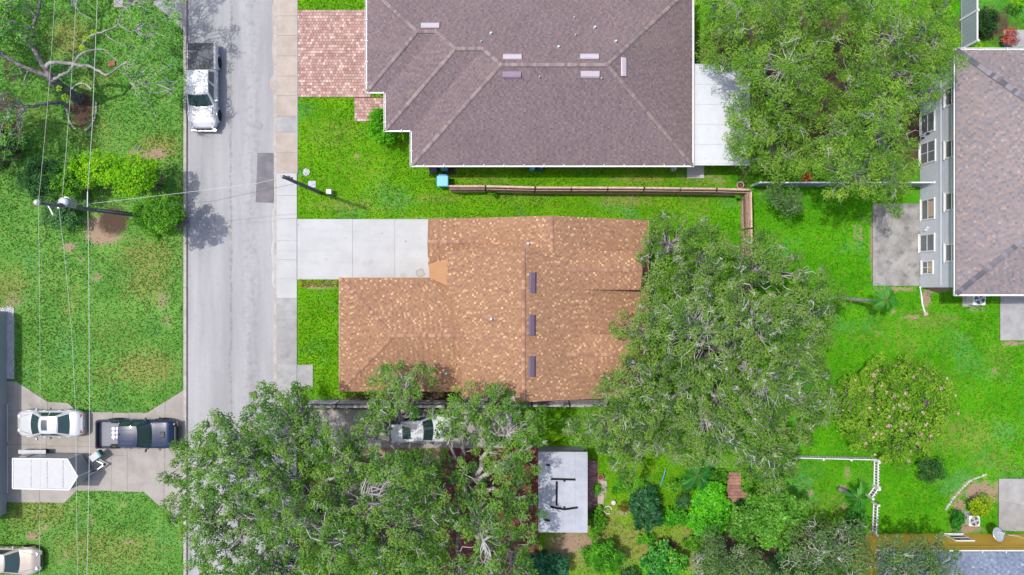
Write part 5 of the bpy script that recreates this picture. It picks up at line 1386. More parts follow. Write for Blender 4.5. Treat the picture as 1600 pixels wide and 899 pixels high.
def body_loft(L, W, top, zb=.26, ends=.55, rear_end=None, n=36, shoulder=.16):
    """car lower body: top(x) = height of hood/deck line"""
    mb = MB(); ring = 16
    re = rear_end if rear_end is not None else ends
    xs = [-L/2 + L * (.5 - .5 * cos(pi * i / n)) for i in range(n + 1)]
    for x in xs:
        tf = max(0, (x - (L/2 - ends)) / ends); tr = max(0, ((-L/2 + re) - x) / re)
        k = 1 - .32 * tf ** 2.4 - .26 * tr ** 2.6
        w = W / 2 * k
        zt = top(x) - .10 * tf ** 3 - .06 * tr ** 3
        b = zb + .06 * max(tf, tr) ** 2
        zm = lerp(b, zt, .45)
        half = [(0, b), (w * .80, b), (w * .95, b + .08), (w, zm), (w * .985, lerp(zm, zt, .55)), (w * .93, zt - shoulder * .35), (w * .80, zt - .03), (w * .45, zt), (0, zt + .012)]
        full = half + [(-y, z) for y, z in half[-2:0:-1]]
        mb.v += [(x, y, z) for y, z in full]
    R = 16
    for i in range(n):
        for j in range(R):
            k2 = (j + 1) % R
            mb.f.append([i*R + j, i*R + k2, (i+1)*R + k2, (i+1)*R + j][::-1])
    mb.f.append(list(range(R))); mb.f.append([n * R + j for j in range(R)][::-1])
    return mb

def cabin(root, paint, base, roof, zb, zr, bow_f=.16, bow_r=.10, glass=None, split=None, crown=.05, sunroof=None, windows=True):
    """base=(x_rear,x_front,half_w) at height zb(x); roof=(x_rear,x_front,half_w) at height zr"""
    glass = glass or M['glass_car']
    bxr, bxf, bw = base; rxr, rxf, rw = roof
    zbf = zb if callable(zb) else (lambda x: zb)
    def rz(x, s): return zr + crown * (1 - s * s) - crown * .8 * ((2 * (x - rxr) / (rxf - rxr) - 1) ** 2)
    def front(s, t, d=0.0):
        a = (bxf + bow_f * (1 - s * s), s * bw, zbf(bxf)); xr_ = rxf + bow_f * .6 * (1 - s * s); b = (xr_, s * rw, rz(rxf, s))
        return (lerp(a[0], b[0], t) + d * .8, lerp(a[1], b[1], t), lerp(a[2], b[2], t) + d * .6)
    def rear(s, t, d=0.0):
        a = (bxr - bow_r * (1 - s * s), s * bw, zbf(bxr)); b = (rxr - bow_r * .6 * (1 - s * s), s * rw, rz(rxr, s))
        return (lerp(a[0], b[0], t) - d * .8, lerp(a[1], b[1], t), lerp(a[2], b[2], t) + d * .6)
    def side(sg, u, t, d=0.0):
        a = (lerp(bxr, bxf, u), sg * bw, zbf(lerp(bxr, bxf, u))); b = (lerp(rxr, rxf, u), sg * rw, rz(lerp(rxr, rxf, u), 1))
        return (lerp(a[0], b[0], t), lerp(a[1], b[1], t) + sg * d, lerp(a[2], b[2], t))
    mb = MB()
    mb.grid(lambda u, t: front(2*u - 1, t), 10, 3)
    mb.grid(lambda u, t: rear(2*u - 1, t), 10, 3, True)
    mb.grid(lambda u, t: side(1, u, t), 8, 3, True)
    mb.grid(lambda u, t: side(-1, u, t), 8, 3)
    def roofp(u, v):
        s = 2 * v - 1
        xa = rxr - bow_r * .6 * (1 - s * s); xb = rxf + bow_f * .6 * (1 - s * s)
        return (lerp(xa, xb, u), s * rw, rz(lerp(rxr, rxf, u), s))
    mb.grid(roofp, 10, 10)
    c = mb.build("cabin", paint, root, smooth=True, local=True)
    def pane(name, fn, flip=False):
        m = MB(); m.grid(fn, 8, 4, flip); return m.build(name, glass, root, smooth=True, local=True)
    pane("windshield", lambda u, t: front((2*u - 1) * .90, .05 + .88 * t, .012))
    pane("rear_window", lambda u, t: rear((2*u - 1) * .88, .08 + .82 * t, .012), True)
    if windows:
        spl = split or [(.08, .46), (.52, .90)]
        for sg in (1, -1):
            for (a, b) in spl:
                pane("side_window", lambda u, t, a=a, b=b: side(sg, lerp(a, b, u), .10 + .78 * t, .010), sg > 0)
    if sunroof:
        u0, u1, vw = sunroof
        m = MB(); m.grid(lambda u, v: tuple(np.array(roofp(lerp(u0, u1, u), .5 + (v - .5) * vw)) + np.array([0, 0, .008])), 4, 4); m.build("sunroof", glass, root, smooth=True, local=True)
    return roofp

def wheels(root, xs, W, r=.34, w=.23, out=.0):
    for x in xs:
        for sg in (1, -1):
            y = sg * (W / 2 - w / 2 + out)
            mb = MB(); mb.lathe((x, y, r), [(r * .62, -w/2), (r * .95, -w/2), (r, -w/2 + .03), (r, w/2 - .03), (r * .95, w/2), (r * .62, w/2)], 20, 'y')
            t = mb.build("wheel", M['rubber'], root, smooth=True, local=True)
            mb = MB(); mb.lathe((x, y, r), [(.03, -w/2 + .02), (r * .6, -w/2 + .02), (r * .63, 0), (r * .6, w/2 - .02), (.03, w/2 - .02)], 14, 'y')
            mb.build("rim", M['rim'], t, local=True)
def arches(root, xs, W, r, paint, z0=.34):
    """flared wheel arches standing proud of the flank, with the dark opening under them"""
    for x in xs:
        for sg in (1, -1):
            mb = MB()
            prof = []
            for i in range(13):
                a = pi * i / 12; prof.append((x + (r + .09) * cos(a), z0 + (r + .09) * sin(a)))
            def fn(u, v):
                a = pi * u; rr = r + .05 + .07 * v
                return (x + rr * cos(a), sg * (W/2 + .035 - .02 * v), z0 + rr * sin(a))
            mb.grid(fn, 14, 1, sg > 0)
            mb.grid(lambda u, v: (x + (r + .05) * cos(pi * u), sg * (W/2 + .035 - .2 * v), z0 + (r + .05) * sin(pi * u)), 14, 1, sg < 0)
            mb.grid(lambda u, v: (x + (r + .12) * cos(pi * u), sg * (W/2 + .015 - .12 * v), z0 + (r + .12) * sin(pi * u)), 14, 1, sg > 0)
            mb.build("wheel_arch", paint, root, smooth=True, local=True)
            m2 = MB(); m2.grid(lambda u, v: (x + (r + .045) * v * cos(pi * u), sg * (W/2 - .006), z0 + (r + .045) * v * sin(pi * u)), 14, 1, sg < 0)
            m2.build("arch_opening", M['black'], root, local=True)
def lamp(root, name, x, y, z, d, mat, rz=0):
    mb = MB(); mb.box((x, y, z), d, rz, .86); return mb.build(name, mat, root, bevel=.02, local=True)
def mirrors(root, x, W, z, paint, size=.2):
    for sg in (1, -1):
        mb = MB(); mb.box((x, sg * (W/2 + .09), z), (.12, size, .15), sg * .25, .85); m = mb.build("mirror", paint, root, bevel=.03, local=True)
        MB().bar((x + .02, sg * (W/2 - .05), z - .06), (x + .01, sg * (W/2 + .06), z - .03), .05).build("mirror_arm", M['black'], m, local=True)
def handles(root, pts, W, z, mat):
    for x in pts:
        for sg in (1, -1):
            MB().bar((x - .09, sg * (W/2 + .012), z), (x + .09, sg * (W/2 + .012), z), .03, .03).build("door_handle", mat, root, local=True)
def seams(root, pts, W, z0, z1):
    for x in pts:
        for sg in (1, -1):
            MB().bar((x, sg * (W/2 - .006), z0), (x, sg * (W/2 - .012), z1), .014, .02).build("door_gap", M['black'], root, local=True)
def wipers(root, x, z, hw):
    for s in (-.5, .15):
        MB().bar((x, s * hw * 2 * .5, z), (x - .28, (s * .5 + .32) * hw * 2, z + .17), .02, .015).build("wiper", M['black'], root, local=True)

def sedan(label, loc, rz, paint, L=4.75, W=1.82, sun_roof=True, name="car"):
    t = thing(name, label, "car", loc, rz=rz); OFF[t.name] = Vector((0, 0, 0))
    top = lambda x: curve([(-L/2, .86), (-L/2 + .35, .98), (-L/2 + 1.15, 1.0), (0, .98), (L/2 - 1.35, .95), (L/2 - .5, .84), (L/2, .62)], x)
    body_loft(L, W, top, .22, .8, .6).build("body", paint, t, smooth=True, local=True)
    cabin(t, paint, (-L/2 + .80, L/2 - 1.30, W/2 - .10), (-L/2 + 1.48, L/2 - 2.08, W/2 - .33), lambda x: top(x) - .03, 1.41, split=[(.14, .50), (.54, .88)], sunroof=(.52, .86, .62) if sun_roof else None)
    wheels(t, (-L/2 + .98, L/2 - .95), W, .32)
    arches(t, (-L/2 + .98, L/2 - .95), W, .33, paint, .32)
    mirrors(t, L/2 - 1.62, W, 1.0, paint)
    for sg in (1, -1):
        lamp(t, "headlight", L/2 - .31, sg * (W/2 - .40), .635, (.42, .26, .12), M['lamp_clear'], -sg * .45)
        lamp(t, "taillight", -L/2 + .17, sg * (W/2 - .36), .79, (.24, .26, .14), M['lamp_red'], sg * .35)
    mb = MB(); mb.box((L/2 - .02, 0, .5), (.08, .8, .14)); mb.build("grille", M['black'], t, local=True)
    mb = MB(); mb.box((-L/2 - .0, 0, .62), (.04, .5, .13)); mb.build("number_plate", M['white'], t, local=True)
    handles(t, (-.75, .25), W, .86, paint); seams(t, (-.95, .05, L/2 - 1.45), W, .4, .92); wipers(t, L/2 - 1.28, .97, W/2 - .2)
    MB().bar((L/2 - 1.32, -W/2 + .25, top(L/2 - 1.3) + .008), (L/2 - 1.32, W/2 - .25, top(L/2 - 1.3) + .008), .05, .012).build("cowl", M['black'], t, local=True)
    for sg in (1, -1): MB().bar((L/2 - 1.25, sg * (W/2 - .2), top(L/2 - 1.25) + .004), (L/2 - .38, sg * (W/2 - .42), top(L/2 - .4) + .004), .012, .012).build("hood_gap", M['black'], t, local=True)
    return t

def pickup(label, loc, rz, paint, L=5.75, W=1.98, cover=True, suv=False, name="pickup_truck", scoop=False):
    t = thing(name, label, "pickup" if not suv else "car", loc, rz=rz); OFF[t.name] = Vector((0, 0, 0))
    front = L/2; bedL = L * .315
    xb = -L/2 + bedL
    if suv: top = lambda x: curve([(-L/2, .95), (0, 1.06), (front - 1.5, 1.08), (front - .4, .98), (front, .75)], x)
    else: top = lambda x: curve([(xb - .01, 1.12), (front - 1.7, 1.14), (front - .5, 1.06), (front - .1, .95), (front, .86)], x)
    if suv:
        body_loft(L, W, top, .30, .55, .35).build("body", paint, t, smooth=True, local=True)
        cabin(t, paint, (-L/2 + .10, front - 1.35, W/2 - .08), (-L/2 + .38, front - 1.95, W/2 - .24), lambda x: top(x) - .03, 1.72, split=[(.05, .30), (.35, .62), (.66, .93)], sunroof=(.35, .62, .75))
    else:
        Lf = front - xb
        bm = body_loft(Lf, W, lambda x: top(x + (front + xb) / 2), .36, .55, .02)
        bm.v = [(x + (front + xb) / 2, y, z) for x, y, z in bm.v]
        bm.build("body", paint, t, smooth=True, local=True)
        cabin(t, paint, (xb + .06, front - 1.55, W/2 - .09), (xb + .22, front - 2.20, W/2 - .27), lambda x: 1.10, 1.80, bow_r=.02, split=[(.06, .42), (.50, .90)])
        # load bed: flanks, floor, bulkhead and tailgate
        for sg in (1, -1):
            mb = MB()
            fn = lambda u, v: (lerp(-L/2 + .06, xb - .015, u), sg * (W/2 - .10 + [0, .075, .10, .085, .0, -.0][min(5, int(round(v * 5)))]), [.42, .5, .72, 1.05, 1.12, .62][min(5, int(round(v * 5)))])
            mb.grid(fn, 2, 5, sg > 0)
            mb.build("bed_flank", paint, t, smooth=False, local=True)
        MB().box(((xb - L/2) / 2, 0, .62), (bedL - .1, W - .22, .05)).build("bed_floor", M['bed'], t, local=True)
        MB().box((xb - .05, 0, .86), (.05, W - .24, .46)).build("bulkhead", M['bed'], t, local=True)
        g = MB().box((-L/2 + .05, 0, .86), (.07, W - .22, .50)).build("tailgate", paint, t, bevel=.015, local=True)
        MB().box((-L/2 - .03, 0, .50), (.16, W - .12, .18)).build("rear_bumper", M['chrome'], t, bevel=.03, local=True)
        for i in range(7): MB().bar((-L/2 + .12, -W/2 + .3 + i * (W - .6) / 6, .652), (xb - .1, -W/2 + .3 + i * (W - .6) / 6, .652), .07, .02).build("bed_rib", M['bed'], t, local=True)
        if cover:
            mb = MB(); mb.grid(lambda u, v: (lerp(-L/2 + .04, xb - .03, u), lerp(-W/2 + .10, W/2 - .10, v), 1.135 + .03 * sin(pi * v) + .004 * sin(u * 9 * pi)), 24, 8)
            c = mb.build("tonneau_cover", M['tonneau'], t, smooth=True, local=True)
            for sg in (1, -1): MB().bar((-L/2 + .04, sg * (W/2 - .085), 1.135), (xb - .03, sg * (W/2 - .085), 1.135), .03, .035).build("cover_rail", M['white'] if paint is M['paint_white'] else M['black'], c, local=True)
    wr = .39 if not suv else .35
    wx = (-L/2 + 1.15, front - 1.0) if not suv else (-L/2 + .85, front - .9)
    wheels(t, wx, W, wr, .27, .02); arches(t, wx, W, wr, paint if not scoop else M['black'], wr)
    mirrors(t, front - 1.82, W, 1.2, paint if not scoop else M['black'], .24)
    for sg in (1, -1):
        lamp(t, "headlight", front - .19, sg * (W/2 - .36), .76, (.26, .30, .18), M['lamp_clear'], -sg * .3)
        lamp(t, "taillight", -L/2 + .06, sg * (W/2 - .10), .9, (.14, .16, .34), M['lamp_red'])
    MB().box((front + .01, 0, .78), (.10, W - .9, .26)).build("grille", M['black'], t, bevel=.02, local=True)
    MB().box((front + .05, 0, .52), (.18, W - .25, .18)).build("front_bumper", M['chrome'] if not scoop else M['black'], t, bevel=.04, local=True)
    if not suv:
        handles(t, (-.25, .85), W, .98, paint); seams(t, (xb + .35, .28, front - 1.75), W, .5, 1.05)
    wipers(t, front - 1.5, 1.13, W/2 - .2)
    MB().bar((front - 1.52, -W/2 + .28, top(front - 1.5) + .008), (front - 1.52, W/2 - .28, top(front - 1.5) + .008), .06, .012).build("cowl", M['black'], t, local=True)
    for sg in (1, -1): MB().bar((front - 1.45, sg * (W/2 - .2), top(front - 1.45) - .012), (front - .25, sg * (W/2 - .30), top(front - .28) - .01), .02, .02).build("hood_gap", M['black'], t, local=True)
    if scoop:
        MB().box((front - .75, 0, 1.10), (.34, .42, .06), 0, .85).build("hood_scoop", M['black'], t, bevel=.02, local=True)
        for sg in (-.45, -.15, .15, .45): MB().bar((xb + .4, sg, 1.845), (xb + 1.25, sg, 1.84), .03, .02).build("roof_rib", paint, t, local=True)
        bar_x = xb - .28
        MB().bar((bar_x - .16, -.36, 1.0), (bar_x - .16, .36, 1.0), .05).build("lamp_bar", M['steel'], t, local=True)
        MB().bar((bar_x + .16, -.36, 1.0), (bar_x + .16, .36, 1.0), .05).build("lamp_bar", M['steel'], t, local=True)
        for ax in (-.14, .14):
            for ay in (-.28, 0, .28):
                mb = MB(); mb.lathe((bar_x + ax, ay + .12, 1.02), [(.06, -.1), (.13, -.05), (.145, .02), (.13, .07), (.07, .10), (.005, .11)], 14); mb.build("lamp_cover", M['white_vinyl'], t, smooth=True, local=True)
    if not suv: 
        mb = MB(); mb.lathe((xb + .35, .15, 1.84), [(.04, 0), (.03, .06), (.005, .09)], 8); mb.build("antenna", M['black'], t, local=True)
    return t

c = P(317, 136, .9)
pickup("white pickup truck with dark bed cover parked at the kerb", (-20.98, 13.65, -.075), -pi / 2, M['paint_white'], 5.75, 1.98, True)
pickup("dark midnight blue pickup with open bed on the wide driveway", (P(211, 679, 1)[0], P(211, 679, 1)[1], .032), 0.0, M['paint_black'], 5.3, 1.92, False, scoop=True)
sedan("silver-white sedan with sunroof on the wide driveway", (P(75, 662.5, .9)[0], P(75, 662.5, .9)[1], .032), pi, M['paint_silver'], 4.6, 1.80)
sedan("champagne coloured car on the lawn at the bottom left corner", (P(60, 876, .7)[0] - 2.33, P(60, 876, .7)[1], -.01), -.03, M['paint_beige'], 4.8, 1.84, False)
pickup("white sport utility vehicle half hidden under the live oaks", (P(656, 671, 1)[0], P(656, 671, 1)[1], .032), 0.03, M['paint_white'], 4.3, 1.82, suv=True, name="car")

# white V-nosed enclosed trailer
def trailer():
    t = thing("cargo_trailer", "white enclosed cargo trailer with a pointed nose on the wide driveway", "trailer", P(80, 735))
    zt = 2.15
    px = [(20, 716.5), (105.5, 717.5), (121.5, 744.5), (108.5, 765.5), (20, 763.5)]
    r = [P(*q, zt)[:2] for q in px]
    mb = MB()
    mb.prism(r, .42, zt - .04)
    mb.build("body", M['trailer_side'], t)
    # roof in four sheets with seams
    xs = [P(q, 0, zt)[0] for q in (20, 48.5, 73.5, 98.5)]
    y0, y1 = r[4][1], r[0][1]
    for i in range(3):
        mb = MB(); mb.prism([(xs[i] + .012, y0 + .02), (xs[i+1] - .012, y0 + .02), (xs[i+1] - .012, y1 - .02), (xs[i] + .012, y1 - .02)], zt - .035, zt + .005); mb.build("roof_sheet", M['trailer_white'], t)
        MB().bar((xs[i+1], y0 + .02, zt + .004), (xs[i+1], y1 - .02, zt + .004), .045, .03).build("roof_seam", M['wood_grey'], t)
    mb = MB(); mb.prism([(xs[3] + .012, y0 + .02), (r[3][0], r[3][1] + .02), (r[2][0] - .03, r[2][1]), (r[1][0], r[1][1] - .02), (xs[3] + .012, y1 - .02)], zt - .035, zt + .005); mb.build("roof_sheet", M['trailer_white'], t)
    k = len(r)
    for i in range(k):
        a, b = r[i], r[(i+1) % k]
        MB().bar((*a, zt - .01), (*b, zt - .01), .06, .09).build("edge_trim", M['white'], t)
    for i in (1, 2):
        MB().bar((*r[i], .45), (*r[i], zt - .06), .05).build("corner_trim", M['white'], t)
    for xx in (-33.0, -32.1):
        mb = MB(); mb.lathe((xx, y1 + .10, .33), [(.2, -.11), (.32, -.11), (.33, 0), (.32, .11), (.2, .11)], 18, 'y'); w = mb.build("wheel", M['rubber'], t, smooth=True)
        mb = MB(); mb.lathe((xx, y1 + .10, .33), [(.02, .09), (.19, .09), (.2, 0)], 14, 'y'); mb.build("rim", M['rim'], w)
        mb = MB(); mb.lathe((xx, y0 - .02, .33), [(.2, -.11), (.32, -.11), (.33, 0), (.32, .11), (.2, .11)], 18, 'y'); mb.build("wheel", M['rubber'], t, smooth=True)
    f = MB(); xa, xb_ = -33.5, -31.6
    f.prism([(xa, y1), (xb_, y1), (xb_, y1 + .28), (xa, y1 + .28)], .70, .76); f.build("fender", M['trailer_white'], t, bevel=.03)
    MB().box(((xa + xb_) / 2, y1 + .02, 1.3), (.5, .03, .9)).build("side_door", M['trailer_white'], t)
    # drawbar, jack and front box
    tip = P(163, 726, .5); n1 = P(141, 714, .5); n2 = P(138, 744, .5)
    for q in (n1, n2): MB().bar(q, tip, .09).build("drawbar", M['steel'], t)
    mb = MB(); mb.lathe((tip[0], tip[1], .42), [(.09, 0), (.1, .1), (.05, .2)], 10); mb.build("coupler", M['black'], t)
    j = P(150, 735, .5); MB().bar((j[0], j[1], .06), (j[0], j[1], .95), .07).build("jack", M['black'], t)
    mb = MB(); mb.lathe((j[0], j[1], .1), [(.03, -.04), (.1, -.04), (.1, .04), (.03, .04)], 12, 'y'); mb.build("jack_wheel", M['rubber'], t)
    bx = P(148.5, 713.5, 1.0)
    b = MB().box((bx[0], bx[1], .72), (.72, .46, .5), .62).build("front_box", M['teal_bin'], t, bevel=.03)
    MB().box((bx[0] - .06, bx[1] - .02, .985), (.62, .44, .03), .62).build("lid", M['trailer_white'], b)
trailer()

# ---------------------------------------------------------------- fences
def board_fence(name, label, pts, h, mats, sec=2.42, rails=3, board_h=.0, post_every=True, post_out=(0, -1), top_cap=True, post_mat=None, lean=.1):
    """horizontal-board fence: pts = pixel positions of its foot; boards one by one between posts"""
    w = [Vector((*P(*q)[:2], 0)) for q in pts]
    t = thing(name, label, "fence", tuple((w[0] + w[-1]) / 2))
    for a, b in zip(w[:-1], w[1:]):
        L = (b - a).length; n = max(1, round(L / sec)); d = (b - a) / L; nn = Vector((-d.y, d.x, 0))
        for i in range(n + 1):
            p = a + d * (L * i / n)
            MB().box((p.x, p.y, h / 2), (.10, .10, h + .06), math.atan2(d.y, d.x)).build("post", post_mat or mats[0], t)
        for i in range(n):
            p = a + d * (L * i / n + .05); q = a + d * (L * (i + 1) / n - .05)
            k = rails; bh = (h - .12) / k
            for j in range(k):
                z = .1 + bh * (j + .5); jit = random.uniform(-.012, .012)
                MB().bar((p.x + nn.x * jit, p.y + nn.y * jit, z), (q.x + nn.x * jit, q.y + nn.y * jit, z + random.uniform(-.01, .01)), .028, bh - .02).build("board", mats[0], t)
            for z in (.35, h - .2):
                MB().bar(p + post_n(nn, post_out) * .06 + Vector((0, 0, z)), q + post_n(nn, post_out) * .06 + Vector((0, 0, z)), .05, .09).build("rail", mats[1], t)
            if top_cap:
                MB().bar(p + Vector((0, 0, h - .01)) - d * .04, q + Vector((0, 0, h - .01)) + d * .04, .11, .035).build("cap_board", mats[1], t)
                o_ = post_n(nn, post_out)
                for j in range(rails):
                    z = .1 + bh * (j + .5)
                    MB().bar(p + o_ * (.17 + .02 * (rails - j)) + Vector((0, 0, z)), q + o_ * (.17 + .02 * (rails - j)) + Vector((0, 0, z + random.uniform(-.01, .01))), .03, bh - .05).build("board", mats[1] if j != 1 else mats[0], t)
    return t
def post_n(nn, o):
    v = Vector((o[0], o[1], 0)); return nn if nn.dot(v) > 0 else -nn
board_fence("board_fence", "long brown board fence south of the mauve roofed house", [(704, 296), (760, 296), (835, 298), (1000, 298.5), (1110, 300), (1160, 301.5)], 1.75, (M['wood_fence'], M['wood_pale']), post_out=(0, -1))
board_fence("board_fence", "brown board fence running south into the central oak", [(1161.5, 304), (1162.5, 360), (1163, 480)], 1.75, (M['wood_fence'], M['wood_pale']), post_out=(-1, 0))
board_fence("board_fence", "weathered grey board fence south of the brown roofed house", [(482, 630), (585, 630.5), (700, 630), (830, 629), (945, 629)], 1.7, (M['wood_grey'], M['wood_grey']), post_out=(0, 1), post_mat=M['wood_dark'])

def vinyl_fence(label, a, b, h=1.9):
    A, B = Vector((*P(*a)[:2], 0)), Vector((*P(*b)[:2], 0)); d = (B - A); L = d.length; d /= L
    t = thing("vinyl_fence", label, "fence", tuple((A + B) / 2)); n = max(1, round(L / 2.4))
    for i in range(n + 1):
        p = A + d * (L * i / n); MB().box((p.x, p.y, h / 2 + .05), (.13, .13, h + .1), math.atan2(d.y, d.x)).build("post", M['white_vinyl'], t)
    for i in range(n):
        p = A + d * (L * i / n + .07); q = A + d * (L * (i + 1) / n - .07)
        m = int((q - p).length / .29)
        for j in range(m):
            c = p.lerp(q, (j + .5) / m); MB().box((c.x, c.y, h / 2), ((q - p).length / m - .008, .04, h - .2), math.atan2(d.y, d.x)).build("panel", M['grey_vinyl'], t)
        MB().bar(p + Vector((0, 0, h - .05)), q + Vector((0, 0, h - .05)), .09, .09).build("top_rail", M['white_vinyl'], t)
        MB().bar(p + Vector((0, 0, .12)), q + Vector((0, 0, .12)), .07, .09).build("bottom_rail", M['grey_vinyl'], t)
    return t
vinyl_fence("grey vinyl privacy fence with white top rail under the feathery trees", (1174, 291), (1436, 291))
vinyl_fence("tall grey vinyl fence with white top rail at the top right", (1501, 78), (1501, -60), 2.0)

def picket_fence(label, pts, h=.95):
    w = [Vector((*P(*q)[:2], 0)) for q in pts]
    t = thing("picket_fence", label, "fence", tuple((w[0] + w[-1]) / 2), "white picket fences")
    for a, b in zip(w[:-1], w[1:]):
        L = (b - a).length; d = (b - a) / L; nn = Vector((-d.y, d.x, 0)); n = max(1, round(L / 1.9))
        for i in range(n + 1):
            p = a + d * (L * i / n)
            po = MB().box((p.x, p.y, h / 2 + .05), (.12, .12, h + .1), math.atan2(d.y, d.x)).build("post", M['white_vinyl'], t)
            mb = MB(); mb.box((p.x, p.y, h + .12), (.16, .16, .05), math.atan2(d.y, d.x), .3); mb.build("post_cap", M['white_vinyl'], po)
        for z in (.2, h - .2): MB().bar(a + Vector((0, 0, z)), b + Vector((0, 0, z)), .06, .09).build("rail", M['white_vinyl'], t)
        m = int(L / .19)
        for j in range(m):
            c = a + d * ((j + .5) * L / m) + nn * .045
            mb = MB(); k = len(mb.v); ww = d * .042
            for zz, s in ((.06, 1), (h - .06, 1), (h, .1)):
                for sg in (-1, 1):
                    for o in (-.012, .012): mb.v.append(tuple(c + ww * sg * s + nn * o + Vector((0, 0, zz))))
            for q in range(2):
                o = q * 4; mb.f += [[o, o+2, o+6, o+4], [o+3, o+1, o+5, o+7], [o+1, o, o+4, o+5], [o+2, o+3, o+7, o+6]]
            mb.f += [[8, 10, 11, 9], [0, 1, 3, 2]]
            mb.build("picket", M['white_vinyl'], t)
    return t
picket_fence("white picket fence run from the central oak along the garden lawn", [(1236, 712), (1363, 715)])
picket_fence("white picket fence run going down from the fence corner", [(1364, 718), (1363.5, 757)])
picket_fence("short slanting white picket section at the fence gap", [(1364, 759.5), (1354, 774)])
picket_fence("white picket fence run between the gate and the ochre house", [(1363, 784), (1361, 830)])

# ---------------------------------------------------------------- poles and wires
def util_pole():
    b, tp = Vector(P(217, 337, 0)), Vector(P(60, 317, 11.3))
    t = thing("utility_pole", "tall dark utility pole with transformer among the shrubs", "utility pole", tuple(b))
    MB().tube([tuple(b.lerp(tp, s)) for s in (-.01, .25, .5, .75, 1)], [.15, .14, .125, .11, .10], 12).build("pole", M['pole_wood'], t, smooth=True)
    at = lambda s: b.lerp(tp, s)
    mb = MB(); mb.lathe(tuple(tp + Vector((0, 0, .02))), [(.05, 0), (.16, .05), (.16, .12), (.1, .16), (.13, .22), (.02, .3)], 12); mb.build("insulator", M['white_vinyl'], t, smooth=True)
    c = Vector(P(99, 316, 8.9)); 
    mb = MB(); mb.lathe((c.x, c.y, 7.95), [(.05, 0), (.26, .02), (.28, .1), (.28, .9), (.30, .92), (.30, .98), (.22, 1.06), (.02, 1.1)], 18); tr = mb.build("transformer", M['steel'], t, smooth=True)
    for a in range(8):
        x, y = c.x + .31 * cos(a * .35 - .9), c.y + .31 * sin(a * .35 - .9)
        MB().bar((x, y, 8.0), (x, y, 8.75), .03, .08).build("cooling_fin", M['steel'], tr)
    mb = MB(); mb.lathe((c.x - .05, c.y - .1, 9.05), [(.05, 0), (.06, .1), (.03, .15), (.05, .2), (.02, .3)], 10); mb.build("bushing", M['white_vinyl'], tr)
    a1 = Vector(P(75, 321, 10.4)); a2 = Vector(P(83, 336, 10.4))
    MB().bar(a1, a2, .05).build("cutout_arm", M['white_vinyl'], t)
    mb = MB(); mb.lathe((a2.x, a2.y, a2.z - .1), [(.06, -.1), (.09, 0), (.06, .12), (.03, .2)], 10); mb.build("fuse_cutout", M['steel'], t, smooth=True)
    mb = MB(); q = P(92, 325, 8.6); mb.lathe(q, [(.05, -.1), (.08, 0), (.04, .1)], 10); mb.build("insulator", M['white_vinyl'], t)
    q = at(.57); MB().bar(q, Vector(P(137, 300, 6.1)), .05).build("standoff_bracket", M['steel'], t)
    MB().bar(at(.5) + Vector((.17, 0, 0)), at(.02) + Vector((.19, 0, 0)), .05).build("riser_conduit", M['wood_grey'], t)
    return t
util_pole()
def pole2():
    b, tp = Vector(P(502, 302, 0)), Vector(P(443.5, 277, 8.6))
    t = thing("utility_pole", "bare grey utility pole on the verge north of the new driveway", "utility pole", tuple(b))
    MB().tube([tuple(b.lerp(tp, s)) for s in (-.01, .3, .6, 1)], [.13, .12, .11, .095], 12).build("pole", M['pole_wood'], t, smooth=True)
    mb = MB(); mb.lathe(tuple(tp + Vector((0, 0, -.02))), [(.12, 0), (.125, .02), (.03, .05)], 10); mb.build("pole_cap", M['wood_dark'], t)
    MB().tube([tuple(tp), tuple(tp + Vector((-.15, .1, .05))), tuple(tp + Vector((-.22, .02, -.05)))], [.02] * 3, 6).build("hook", M['steel'], t)
    for s in (.93, .86): MB().box(tuple(b.lerp(tp, s) + Vector((.06, .08, 0))), (.2, .14, .12)).build("clamp", M['black'], t)
pole2()
def wire(name, label, pts, r, sag=0.0, K=14, group=None, wmat=None):
    q = [Vector(P(*p)) for p in pts]; out = []
    for a, b in zip(q[:-1], q[1:]):
        for i in range(K):
            s = i / K; p = a.lerp(b, s); p.z -= sag * 4 * s * (1 - s); out.append(tuple(p))
    out.append(tuple(q[-1]))
    mb = MB(); mb.tube(out, [r] * len(out), 6)
    return tag(mb.build(name, wmat or M['wire'], None, smooth=True), label, "wire", group)
wire("power_line", "leftmost overhead wire crossing the west lawn at the pole top", [(92, -150, 11.0), (60, 316, 11.55), (57, 1150, 10.4)], .009, .25)
wire("power_line", "middle overhead wire from the transformer down the west lawn", [(126, -150, 8.3), (96, 322, 8.7)], .011, .2)
wire("power_line", "middle overhead wire running south from the transformer", [(92, 325, 8.7), (101, 400, 8.5), (112, 520, 8.2), (118, 640, 8.0), (124, 1150, 7.8)], .011, .0)
wire("communication_cable", "rightmost pale overhead cable crossing the west lawn", [(160, -150, 5.8), (152, 0, 5.8), (144, 200, 6.0), (137, 300, 6.1)], .017, .0)
wire("communication_cable", "pale overhead cable running south from the pole bracket", [(137, 300, 6.1), (139, 440, 5.9), (140, 700, 5.8), (136, 899, 5.8), (134, 1100, 5.8)], .017, .0)
wire("service_wire", "twisted wire crossing the street from the utility pole to the bare pole", [(128, 320, 7.2), (180, 314, 7.0), (290, 301, 7.1), (400, 287, 7.9), (443, 277, 8.55)], .012, .0)
wire("service_wire", "thin dark wire sagging beside the twisted street wire", [(260, 320, 6.0), (330, 315, 6.1), (400, 300, 6.6), (462, 287, 7.0)], .008, .0, wmat=M['black'])

